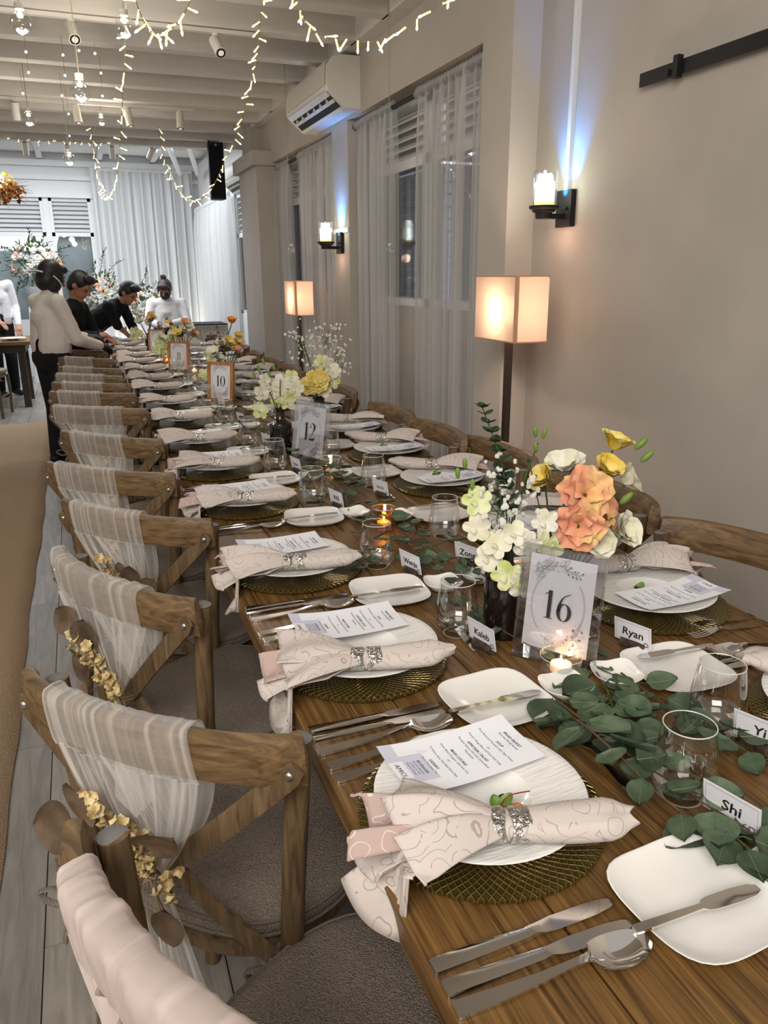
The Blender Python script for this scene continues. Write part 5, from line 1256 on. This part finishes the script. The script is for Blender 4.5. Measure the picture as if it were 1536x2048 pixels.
# strings of small lights
def fairy(label, pts, n, ln, seed, big=1.0):
    r = random.Random(seed); p = cr(pts, 8); o0 = p[0].copy(); t = thing('fairy_light_string', label, 'string lights', tuple(o0), 0, 'warm fairy lights')
    q = G(); q.tube([a - o0 for a in p], .0024 * big, 5); obj('wire', q, MT['wire'], t)
    for k in range(n):
        f = (k + .5) / n * (len(p) - 1); i = min(int(f), len(p) - 2); c = p[i].lerp(p[i + 1], f - i) - o0
        d = Vector((r.uniform(-1, 1), r.uniform(-.6, .6), r.uniform(-1.3, .15))).normalized()
        q = G(); q.tube([c, c + d * ln * .72], .0042 * big, 7); b = obj('bulb', q, MT['led'], t)
        q = G(); q.tube([c + d * ln * .72, c + d * ln * .85, c + d * ln], [.0045 * big, .0048 * big, .0015 * big], 7); obj('bulb_tip', q, MT['ledtip'], b)
    return t
fairy('string of warm lights swagging from the ceiling to the window beam', [(0.965, 3.5, 2.566), (0.979, 3.45, 2.484), (0.994, 3.42, 2.433), (1.045, 3.4, 2.385), (1.135, 3.35, 2.37), (1.224, 3.3, 2.355), (1.291, 3.25, 2.366), (1.378, 3.2, 2.417), (1.48, 3.15, 2.477), (1.492, 3.1, 2.506)], 21, .055, 61)
fairy('short swag of warm lights at the top edge, left of centre', [(0.346, 3.6, 2.531), (0.361, 3.55, 2.442), (0.388, 3.5, 2.369), (0.432, 3.48, 2.362), (0.478, 3.45, 2.384), (0.52, 3.42, 2.431), (0.552, 3.4, 2.495)], 17, .055, 62)
fairy('long string of lights dropping over the aisle chairs to a deep loop', [(0.379, 4.2, 2.74), (0.381, 4.5, 2.622), (0.385, 4.8, 2.534), (0.387, 5.2, 2.44), (0.398, 5.7, 2.359), (0.396, 6.2, 2.244), (0.383, 6.6, 2.137), (0.351, 6.8, 2.059), (0.313, 6.9, 2.081), (0.293, 7.1, 2.185), (0.286, 7.3, 2.319), (0.293, 7.6, 2.492), (0.303, 8.0, 2.74)], 46, .05, 63)
fairy('long string of lights looping across the hanging black speaker', [(1.021, 4.2, 2.773), (1.037, 4.4, 2.7), (1.068, 4.6, 2.627), (1.083, 4.8, 2.563), (1.088, 5.0, 2.475), (1.121, 5.4, 2.409), (1.123, 5.7, 2.321), (1.11, 6.0, 2.249), (1.096, 6.2, 2.171), (1.055, 6.4, 2.078), (0.971, 6.5, 2.02), (0.891, 6.6, 2.045), (0.854, 6.8, 2.154), (0.833, 7.0, 2.286), (0.839, 7.4, 2.47), (0.868, 7.8, 2.74)], 50, .05, 64)
dots = [(-0.098, 5.1, 2.625), (0.09, 5.2, 2.648), (0.181, 5.3, 2.701), (0.267, 5.3, 2.693), (-0.108, 5.6, 2.63), (0.095, 5.6, 2.629), (0.305, 5.6, 2.658), (-0.168, 6.1, 2.609), (0.071, 6.1, 2.612), (0.327, 6.1, 2.626), (0.106, 6.6, 2.588), (0.107, 7.4, 2.562)]
t = thing('drop_light_string', 'scattered tiny star lights hanging below the left beams', 'string lights', (.1, 5.8, 2.75))
for (x, y, z) in dots:
    q = G(); q.tube([(x - .1, y - 5.8, 0), (x - .1, y - 5.8, z - 2.75)], .0012, 4); w_ = obj('thread', q, MT['wire'], t); q = G(); q.ball((x - .1, y - 5.8, z - 2.75), .0065, 8, 6); obj('led', q, MT['ledcore'], w_)
fairy('row of tiny lights along the farthest beam', [(-0.45, 9.0, 2.752), (-0.15, 8.995, 2.745), (0.1, 9.0, 2.75), (0.3, 8.995, 2.745), (0.50, 9.0, 2.752)], 14, .03, 65)
# hanging speaker
t = thing('column_speaker', 'slim black column speaker hanging from the ceiling by wires', 'speaker', (1.475, 8.5, 2.20))
q = G(); sec = [(-.075, -.07), (.075, -.07), (.06, .09), (-.06, .09)]; q.loft([[(x, y, z) for x, y in sec] for z in (0, .53)]); obj('cabinet', q, MT['dark'], t, False)
q = G(); q.cbox((-.066, -.076, .02), (.066, -.070, .50)); obj('grille', q, MT['black'], t, False)
q = G(); q.cbox((-.010, -.077, .492), (.010, -.074, .512)); obj('badge', q, MT['bolt'], t, False)
for x in (-.05, .0):
    q = G(); q.tube([(x, 0, .53), (x - .01, 0, .86)], .003, 5); obj('wire', q, MT['dark'], t)
q = G(); q.tube([(-.055, 0, .53), (-.05, 0, .58)], [.012, .006], 8); obj('clamp', q, MT['dark'], t)
# dried flower chandelier at the left edge
t = thing('dried_flower_chandelier', 'orange and yellow dried flower chandelier at the left edge', 'chandelier', (-.42, 6.5, 2.05)); r = random.Random(91)
for k, mname in enumerate(('orange', 'yellow', 'peach', 'dryleaf', 'orange', 'dryleaf')):
    q = G()
    for i in range(60):
        a = r.uniform(0, 6.28); d = Vector((cos(a) * r.uniform(.02, .17), sin(a) * r.uniform(.02, .17), r.gauss(0, .035) + (.03 if mname == 'yellow' else -.01))); blossom(q, d, r.uniform(.010, .020), r, 5)
    o = obj('dried_flowers', q, MT[mname], t, True, ang=80); o['kind'] = 'stuff'
q = G()
for i in range(70):
    a = r.uniform(0, 6.28); d = Vector((cos(a), sin(a), r.uniform(-.5, .4))); q.tube([d * .06, d * .13 + Vector((0, 0, .01)), d * r.uniform(.17, .23)], .0009, 4)
o = obj('dried_twigs', q, MT['stem'], t); o['kind'] = 'stuff'
q = G(); q.tube([(0, 0, .02), (0, 0, .70)], .003, 6); obj('cord', q, MT['dark'], t)
q = G(); q.lathe([(0, .02), (.03, .03), (.045, .07), (.03, .10), (0, .11)], 14); obj('bulb', q, MT['ledcore'], t)

# ================================================================== FAR END OF THE HALL
def arrangement(label, c, rx, ry, rz_, n, seed, sprays=()):
    r = random.Random(seed); t = thing('flower_arrangement', label, 'flowers', c); q = G()
    for i in range(int(n * 5)):
        d = Vector((r.gauss(0, 1), r.gauss(0, 1), r.gauss(0, 1))).normalized(); e = Vector((d.x * rx, d.y * ry, d.z * rz_)) * r.uniform(.5, 1.12); lf = leafshape(r.uniform(.05, .10), .018, .2, 2); lf.xform(Matrix.Translation(e) @ d.to_track_quat('X', 'Z').to_matrix().to_4x4() @ Matrix.Rotation(r.uniform(-1, 1), 4, 'Y')); q.add(lf.v, lf.f)
    o = obj('foliage', q, MT['leafm'], t); o['kind'] = 'stuff'
    ms = ('whiteflower', 'whiteflower', 'ivory', 'whiteflower', 'blush', 'whiteflower', 'peach')
    for i in range(n):
        a = r.uniform(0, 6.28); b = math.asin(r.uniform(-.75, .95)); d = Vector((cos(a) * cos(b), sin(a) * cos(b), sin(b)))
        if d.y > .5: d.y *= -1
        e = Vector((d.x * rx, d.y * ry, d.z * rz_)) * r.uniform(.82, 1.02)
        rose(e - d * .03, d + Vector((0, -.3, 0)), r.uniform(.030, .050), MT[ms[i % 7]], t, seed * 50 + i, 2, .45, .05)
    q = G()
    for (a, b, k) in sprays:
        a, b = Vector(a), Vector(b); p = cr([a, (a + b) / 2 + Vector((0, 0, .04)), b], 6); q.tube(p, .003, 5)
        for j in range(k):
            f = p[int(len(p) * (.3 + .68 * j / k))]; lf = leafshape(.05, .011, .2, 2); lf.xform(Matrix.Translation(f) @ Matrix.Rotation(r.uniform(0, 6.28), 4, 'Z') @ Matrix.Rotation(r.uniform(-1.2, .3), 4, 'Y')); q.add(lf.v, lf.f)
    if sprays: o = obj('leafy_sprays', q, MT['leafd'], t); o['kind'] = 'stuff'
    return t
MT['leafm'] = mat('mid_green_leaf', (.06, .11, .04), .6); MT['blush'] = mat('blush_petal', (.80, .55, .45), .7)
MT['milk'] = mat('milky_glass', (.80, .82, .84), .2, 0, .5, trans=.35)
t = thing('pedestal', 'tall white pedestal with draped cloth under the urn', 'pedestal', (-.50, 12.3, 0)); q = G()
n = 40; q.loft([[((.13 + f) * cos(2 * pi * k / n) * (1 + .06 * sin(k * 2.2) * (1 - z)), (.13 + f) * sin(2 * pi * k / n) * (1 + .06 * sin(k * 2.2) * (1 - z)), z) for k in range(n)] for z, f in ((0, .05), (.5, .025), (1.04, 0), (1.06, -.01))]); obj('draped_column', q, MT['white'], t)
t = thing('glass_urn', 'frosted glass urn on the white pedestal', 'urn', (-.50, 12.3, 1.06)); q = G(); q.lathe([(0, 0), (.08, 0), (.075, .015), (.03, .03), (.035, .06), (.09, .13), (.135, .22), (.155, .27), (.15, .27), (.12, .2), (.05, .08)], 26); obj('bowl', q, MT['milk'], t)
arrangement('large white and blush flower arrangement in the urn before the window', (-.45, 12.3, 1.62), .36, .28, .30, 60, 71, (((0, 0, .2), (-.06, 0, .48), 10), ((-.2, 0, .1), (-.50, 0, .22), 14), ((.2, 0, .1), (.48, 0, .24), 14), ((-.2, 0, -.2), (-.30, -.05, -.40), 10), ((.1, 0, .2), (.16, 0, .40), 8)))
for x, lb in ((.36, 'white plinth under the middle flower arrangement'), (1.02, 'white plinth under the flowers beside the person in a face mask')):
    t = thing('plinth', lb, 'plinth', (x, 12.3, 0)); q = G(); q.lathe([(0, 0), (.16, 0), (.155, .02), (.14, .06), (.14, .78), (.16, .80), (.16, .83), (0, .83)], 28); obj('column', q, MT['white'], t)
arrangement('round white and peach flower arrangement behind the person in the black jacket', (.36, 12.3, 1.22), .27, .24, .30, 44, 72, (((0, 0, .2), (.12, 0, .62), 16), ((.05, 0, .2), (.34, 0, .46), 12), ((-.1, 0, .2), (-.02, 0, .44), 8)))
arrangement('white flower arrangement beside the person in a face mask', (.98, 12.3, 1.06), .22, .2, .26, 34, 73, (((0, 0, .15), (.04, 0, .50), 12), ((.05, 0, .15), (.26, 0, .34), 8)))
# draped console on the right
t = thing('draped_console', 'beige draped console with a dark glass top at the far right', 'table', (1.56, 10.65, 0)); q = G()
q.grid(lambda u, v: (lerp(-.26, .26, u), -.25 - .012 * sin(u * 75) * (1 - .3 * v), lerp(.0, .84, v)), 60, 4); q.grid(lambda u, v: (-.26 - .012 * sin(u * 60), lerp(-.25, .25, u), lerp(0, .84, v)), 50, 4); obj('pleated_skirt', q, MT['pleat'] if 'pleat' in MT else mat('beige_pleated_cloth', (.55, .48, .40), .9), t)
q = G(); q.cbox((-.30, -.29, .845), (.26, .28, .86)); obj('glass_top', q, MT['dark'], t, False); q = G(); q.cbox((-.27, -.26, .83), (.25, .25, .845)); obj('cloth_top', q, MT['white'], t, False)
# the neighbouring table at the left edge with its chairs
table('brown plank table at the left edge beyond the carpet', -1.42, 9.75, 10.75, 1.80, 6)
for x, y, a, lb in ((-1.02, 9.42, -12, 'oak cross-back chair at the left edge beside the neighbouring table'), (-.28, 10.95, 95, 'oak cross-back chair at the end of the neighbouring table, behind the person with the headset')): dup(chair0, (x, y, 0), radians(a), lb, 'chairs at the neighbouring table')
for x, y, k in ((-.72, 10.02, 0), (-1.15, 10.0, 0)):
    o = dup(PR['plate'], (x, y, TZ), 0, 'white plate on the neighbouring table, %s' % ('nearer its right end' if x > -1 else 'at the picture edge'), 'plates on the neighbouring table')
# ================================================================== PEOPLE
def cap(q, a, b, ra, rb, n=14):
    a, b = Vector(a), Vector(b); d = (b - a); ln = d.length; d = d.normalized() if ln > 1e-6 else Vector((0, 0, 1)); path = []; rs = []
    for k in range(5): an = pi / 2 * k / 4; path.append(a - d * ra * cos(an)); rs.append(max(ra * sin(an), ra * .05))
    for k in range(5): an = pi / 2 * k / 4; path.append(b + d * rb * sin(an)); rs.append(max(rb * cos(an), rb * .05))
    q.tube(path, rs, n); return q
def ell(q, c, r, M=None): q.ball(c, 1.0, 18, 12, r, M); return q
def fuse(name, q, m, parent, vox=.011, it=5):
    o = obj(name, q, m, parent); md = o.modifiers.new('fuse', 'REMESH'); md.mode = 'VOXEL'; md.voxel_size = vox; md.use_smooth_shade = True
    s = o.modifiers.new('soft', 'SMOOTH'); s.factor = .5; s.iterations = it; return o
def hand(q, w, d, up, side, curl=.5, s=1.0):
    """five-fingered hand: w wrist, d pointing direction, up = back of the hand, side = +1/-1 thumb side"""
    w, d, up = Vector(w), Vector(d).normalized(), Vector(up).normalized(); sd = d.cross(up).normalized() * side; up = sd.cross(d).normalized() * (1 if side > 0 else -1) if False else up
    pc = w + d * .045 * s; cap(q, w + d * .01 * s, w + d * .07 * s, .024 * s, .028 * s); cap(q, w + d * .03 * s + sd * .018 * s, w + d * .072 * s + sd * .022 * s, .014 * s, .013 * s); cap(q, w + d * .03 * s - sd * .018 * s, w + d * .068 * s - sd * .024 * s, .014 * s, .012 * s)
    for k, (off, ln) in enumerate(((.030, .062), (.010, .072), (-.010, .068), (-.029, .052))):
        b = w + d * .08 * s + sd * off * s; m_ = b + (d * cos(curl * .6) - up * sin(curl * .6)) * ln * .5 * s; e = m_ + (d * cos(curl * 1.5) - up * sin(curl * 1.5)) * ln * .5 * s
        cap(q, b, m_, .0092 * s, .0085 * s, 10); cap(q, m_, e, .0085 * s, .0072 * s, 10)
    b = w + d * .025 * s + sd * .026 * s; m_ = b + (d * .6 + sd * .7 - up * .25).normalized() * .036 * s; e = m_ + (d * .9 + sd * .15 - up * .35).normalized() * .030 * s; cap(q, b, m_, .012 * s, .010 * s, 10); cap(q, m_, e, .010 * s, .008 * s, 10)
def person(label, loc, rz, J, shirt, trousers, hairm, hairstyle='short', gloves=False, sleeves='long', legs=True, mask=False, extra=None):
    """J: joints in metres, local frame, forward = +y, right = +x"""
    t = thing('person', label, 'person', loc, rz); V = {k: Vector(v) for k, v in J.items()}
    hd, nk = V['head'], V['neck']; look = V.get('look', Vector((0, 1, -.3))).normalized(); up = V.get('headup', Vector((0, 0, 1))); rt = look.cross(up).normalized(); up = rt.cross(look).normalized()
    HM = Matrix((rt, look, up)).transposed()
    q = G()
    ell(q, hd + HM @ Vector((0, -.008, .018)), (.074, .090, .092), HM); ell(q, hd + HM @ Vector((0, .018, -.045)), (.056, .066, .070), HM)
    cap(q, hd + HM @ Vector((0, .086, .012)), hd + HM @ Vector((0, .104, -.022)), .008, .014, 10)                                  # nose
    cap(q, hd + HM @ Vector((-.018, .078, -.058)), hd + HM @ Vector((.018, .078, -.058)), .009, .009, 8)                          # mouth
    cap(q, hd + HM @ Vector((-.034, .076, .030)), hd + HM @ Vector((.034, .076, .030)), .012, .012, 8)                            # brow
    ell(q, hd + HM @ Vector((0, .060, -.095)), (.026, .024, .018), HM)                                                            # chin
    for s in (-1, 1): ell(q, hd + HM @ Vector((s * .078, -.010, -.005)), (.010, .020, .030), HM)
    cap(q, hd + HM @ Vector((0, -.02, -.07)), nk, .048, .052)
    hip, ch = V['hip'], V['chest']
    cap(q, nk, ch, .05, .085); cap(q, ch, hip, .085, .09)
    for s, n_ in ((-1, 'l'), (1, 'r')):
        sh, el, ha = V['sh_' + n_], V['el_' + n_], V['ha_' + n_]; cap(q, ch.lerp(nk, .5), sh, .06, .045); cap(q, sh, el, .046, .036); cap(q, el, ha, .036, .024)
        dd = (ha - el).normalized()
        if not gloves: hand(q, ha, V.get('hd_' + n_, dd), V.get('hu_' + n_, Vector((0, .3, 1))), -s)
        if legs:
            hp = hip + Vector((s * .085, 0, -.02)); kn = V['kn_' + n_]; an = V['an_' + n_]; cap(q, hp, kn, .075, .05); cap(q, kn, an, .05, .034); cap(q, an + Vector((0, -.02, -.03)), an + Vector((0, .13, -.045)), .035, .028)
    fuse('body', q, MT['skin'], t, .0085, 3)
    # shirt
    q = G(); hw = V['hip'] + Vector((0, 0, .06)); cap(q, ch.lerp(nk, .55), ch, .10, .135)
    for s in (-1, 1):
        ax = (V['sh_r'] - V['sh_l']).normalized(); cap(q, ch + ax * s * .050, hw + ax * s * .066, .108, .122); cap(q, hw + ax * s * .06, hw + ax * s * .06 + (hip - ch).normalized() * .03, .124, .120)
    for n_ in ('l', 'r'):
        sh, el, ha = V['sh_' + n_], V['el_' + n_], V['ha_' + n_]; cap(q, ch.lerp(nk, .45), sh, .085, .060); e_ = ha if sleeves == 'long' else el.lerp(ha, .12); cap(q, sh, el, .062, .052); cap(q, el, el.lerp(e_, .96), .054, .042)
    cap(q, nk + Vector((0, -.008, -.04)), nk + Vector((0, -.004, .002)), .066, .058)
    o = fuse('shirt', q, shirt, t, .0105, 3)
    nz = o.modifiers.new('creases', 'DISPLACE'); tx = bpy.data.textures.get('creases') or bpy.data.textures.new('creases', 'CLOUDS'); tx.noise_scale = .07; nz.texture = tx; nz.strength = .012; nz.mid_level = .5; nz.texture_coords = 'LOCAL'
    if legs:
        q = G(); cap(q, hip + Vector((-.05, 0, .05)), hip + Vector((.05, 0, .05)), .118, .118); cap(q, hip + Vector((-.06, -.01, -.04)), hip + Vector((.06, -.01, -.04)), .118, .118)
        for s, n_ in ((-1, 'l'), (1, 'r')):
            hp = hip + Vector((s * .085, 0, -.04)); kn = V['kn_' + n_]; an = V['an_' + n_]; cap(q, hp, kn, .100, .074); cap(q, kn, an, .074, .062)
        fuse('trousers', q, trousers, t, .012, 4)
        for s, n_ in ((-1, 'l'), (1, 'r')):
            an = V['an_' + n_]; q = G(); cap(q, an + Vector((0, -.03, -.035)), an + Vector((0, .15, -.048)), .042, .034); fuse('shoe', q, MT['dark'], t, .010, 2)
    # hair
    q = G()
    ell(q, hd + HM @ Vector((0, -.022, .034)), (.086, .096, .094), HM)
    if hairstyle == 'short':
        ell(q, hd + HM @ Vector((0, .040, .092)), (.070, .056, .034), HM); ell(q, hd + HM @ Vector((0, -.05, -.01)), (.078, .058, .080), HM)
        for k in range(9): cap(q, hd + HM @ Vector((-.06 + .015 * k, .02 + .02 * sin(k), .10)), hd + HM @ Vector((-.065 + .016 * k, .075 + .01 * cos(k * 2), .095 + .008 * sin(k * 3))), .02, .009, 8)
    elif hairstyle == 'bob':
        ell(q, hd + HM @ Vector((0, -.035, -.025)), (.094, .080, .098), HM); ell(q, hd + HM @ Vector((-.055, .010, -.025)), (.038, .060, .092), HM); ell(q, hd + HM @ Vector((.055, .010, -.025)), (.038, .060, .092), HM); ell(q, hd + HM @ Vector((0, .046, .085)), (.070, .050, .032), HM)
    else:
        ell(q, hd + HM @ Vector((0, .060, .070)), (.074, .040, .046), HM); ell(q, hd + HM @ Vector((0, -.045, -.005)), (.082, .062, .078), HM); ell(q, hd + HM @ Vector((0, -.055, .135)), (.036, .036, .032), HM); ell(q, hd + HM @ Vector((.01, -.05, .155)), (.026, .024, .020), HM)
        for s in (-1, 1): cap(q, hd + HM @ Vector((s * .070, .055, .05)), hd + HM @ Vector((s * .078, .05, -.05)), .014, .006, 8)
    hb = fuse('hair', q, hairm, t, .008, 2)
    # eyes
    for s in (-1, 1):
        q = G(); ell(q, hd + HM @ Vector((s * .031, .079, .004)), (.0135, .007, .0075), HM); ob_ = obj('eye', q, MT['hair'], t)
    if gloves:
        for n_, s in (('l', -1), ('r', 1)):
            q = G(); ha, el = V['ha_' + n_], V['el_' + n_]; dd = (ha - el).normalized(); cap(q, ha - dd * .03, ha + dd * .01, .036, .032); hand(q, ha, V.get('hd_' + n_, dd), V.get('hu_' + n_, Vector((0, .3, 1))), -s, .6, 1.08); fuse('glove', q, MT['gloves'], t, .007, 2)
    if mask:
        q = G(); ell(q, hd + HM @ Vector((0, .040, -.052)), (.064, .068, .054), HM); fuse('face_mask', q, MT['gloves'], t, .007, 2)
    if extra: extra(t, hd, HM)
    return t
def headset(t, hd, HM):
    q = G(); q.tube([hd + HM @ Vector((.100 * cos(a), -.075 - .058 * sin(a), -.005)) for a in [pi * (.18 + .64 * k / 14) for k in range(15)]], .006, 8); obj('headset_band', q, MT['white'], t)
    q = G(); q.tube(cr([hd + HM @ Vector((.094, -.03, .0)), hd + HM @ Vector((.100, .02, -.02)), hd + HM @ Vector((.080, .07, -.055))], 5), .004, 6); obj('headset_boom', q, MT['white'], t)
LEGS = dict(kn_l=(-.095, .01, .47), kn_r=(.095, .02, .47), an_l=(-.10, -.02, .085), an_r=(.10, .0, .085))
# woman seen from behind
person('person in cream shirt, black trousers and headset, back to the camera', (-.205, 6.60, 0), radians(-60),
       dict(hip=(0, -.01, .90), chest=(0, .0, 1.17), neck=(0, .03, 1.335), head=(0, .065, 1.455), look=(.1, 1, -.45), sh_l=(-.165, .0, 1.275), sh_r=(.165, .0, 1.275), el_l=(-.20, .10, 1.02), ha_l=(-.06, .33, .99), el_r=(.21, .09, 1.00), ha_r=(.12, .33, .93), **LEGS),
       MT['shirt'], MT['black'], MT['hair'], 'bob', True, 'long', True, False, headset)
# man behind her
person('person in black, head bowed, half hidden behind the person with the headset', (-.09, 7.30, 0), radians(-118),
       dict(hip=(0, -.02, .86), chest=(0, .03, 1.10), neck=(0, .10, 1.255), head=(0, .16, 1.385), look=(.0, 1, -.75), sh_l=(-.175, .05, 1.20), sh_r=(.175, .05, 1.20), el_l=(-.22, .14, .96), ha_l=(-.10, .30, .94), el_r=(.20, .16, .98), ha_r=(.09, .30, .98), **LEGS),
       MT['black'], MT['black'], MT['hair'], 'short', False, 'long')
# man in the black jacket bending over the table
def watch(t, hd, HM):
    q = G(); q.tube([Vector((.10, .40, .905)) + Vector((.030 * cos(a), .012 * sin(a), .030 * sin(a))) for a in [2 * pi * k / 14 for k in range(14)]], .006, 6, loop=True); obj('wristwatch', q, MT['bolt'], t)
    q = G(); q.loft([[(-.05, .30, 1.165), (.035, .30, 1.165), (.03, .25, 1.0), (-.03, .25, 1.0)], [(-.05, .322, 1.165), (.035, .322, 1.165), (.03, .275, 1.0), (-.03, .275, 1.0)]]); obj('shirt_front', q, MT['shirt2'], t)
person('person in a black jacket with rolled sleeves bending over the far end of the table', (.13, 9.18, 0), radians(-112),
       dict(hip=(0, -.02, .88), chest=(0, .20, 1.07), neck=(0, .34, 1.185), head=(0, .445, 1.285), look=(.25, 1, -.75), sh_l=(-.18, .30, 1.15), sh_r=(.18, .27, 1.15), el_l=(-.22, .38, .92), ha_l=(-.12, .52, .82), el_r=(.20, .36, .96), ha_r=(.10, .42, .86), **LEGS),
       MT['black'], MT['black'], MT['hair'], 'short', False, 'short', True, False, watch)
# masked woman facing the camera
person('person in white shirt and black face mask, hair in a bun', (1.06, 10.30, 0), radians(172),
       dict(hip=(0, -.01, .86), chest=(0, .0, 1.05), neck=(0, .03, 1.19), head=(.0, .075, 1.30), look=(.25, 1, -.65), sh_l=(-.185, .0, 1.135), sh_r=(.185, .0, 1.135), el_l=(-.24, .10, .92), ha_l=(-.06, .28, .90), el_r=(.23, .10, .92), ha_r=(.10, .28, .88), **LEGS),
       MT['shirt2'], MT['black'], MT['hairb'], 'bun', True, 'long', True, True)
# man cut by the left edge
person('person in a white shirt and black trousers cut off by the left picture edge', (-.93, 10.98, 0), radians(-150),
       dict(hip=(0, -.01, .92), chest=(0, .0, 1.22), neck=(0, .02, 1.42), head=(0, .05, 1.56), look=(.0, 1, -.3), sh_l=(-.19, .0, 1.37), sh_r=(.19, .0, 1.37), el_l=(-.23, .02, 1.10), ha_l=(-.16, .18, .88), el_r=(.22, .06, 1.1), ha_r=(.12, .25, .95), **LEGS),
       MT['shirt2'], MT['black'], MT['hair'], 'short')
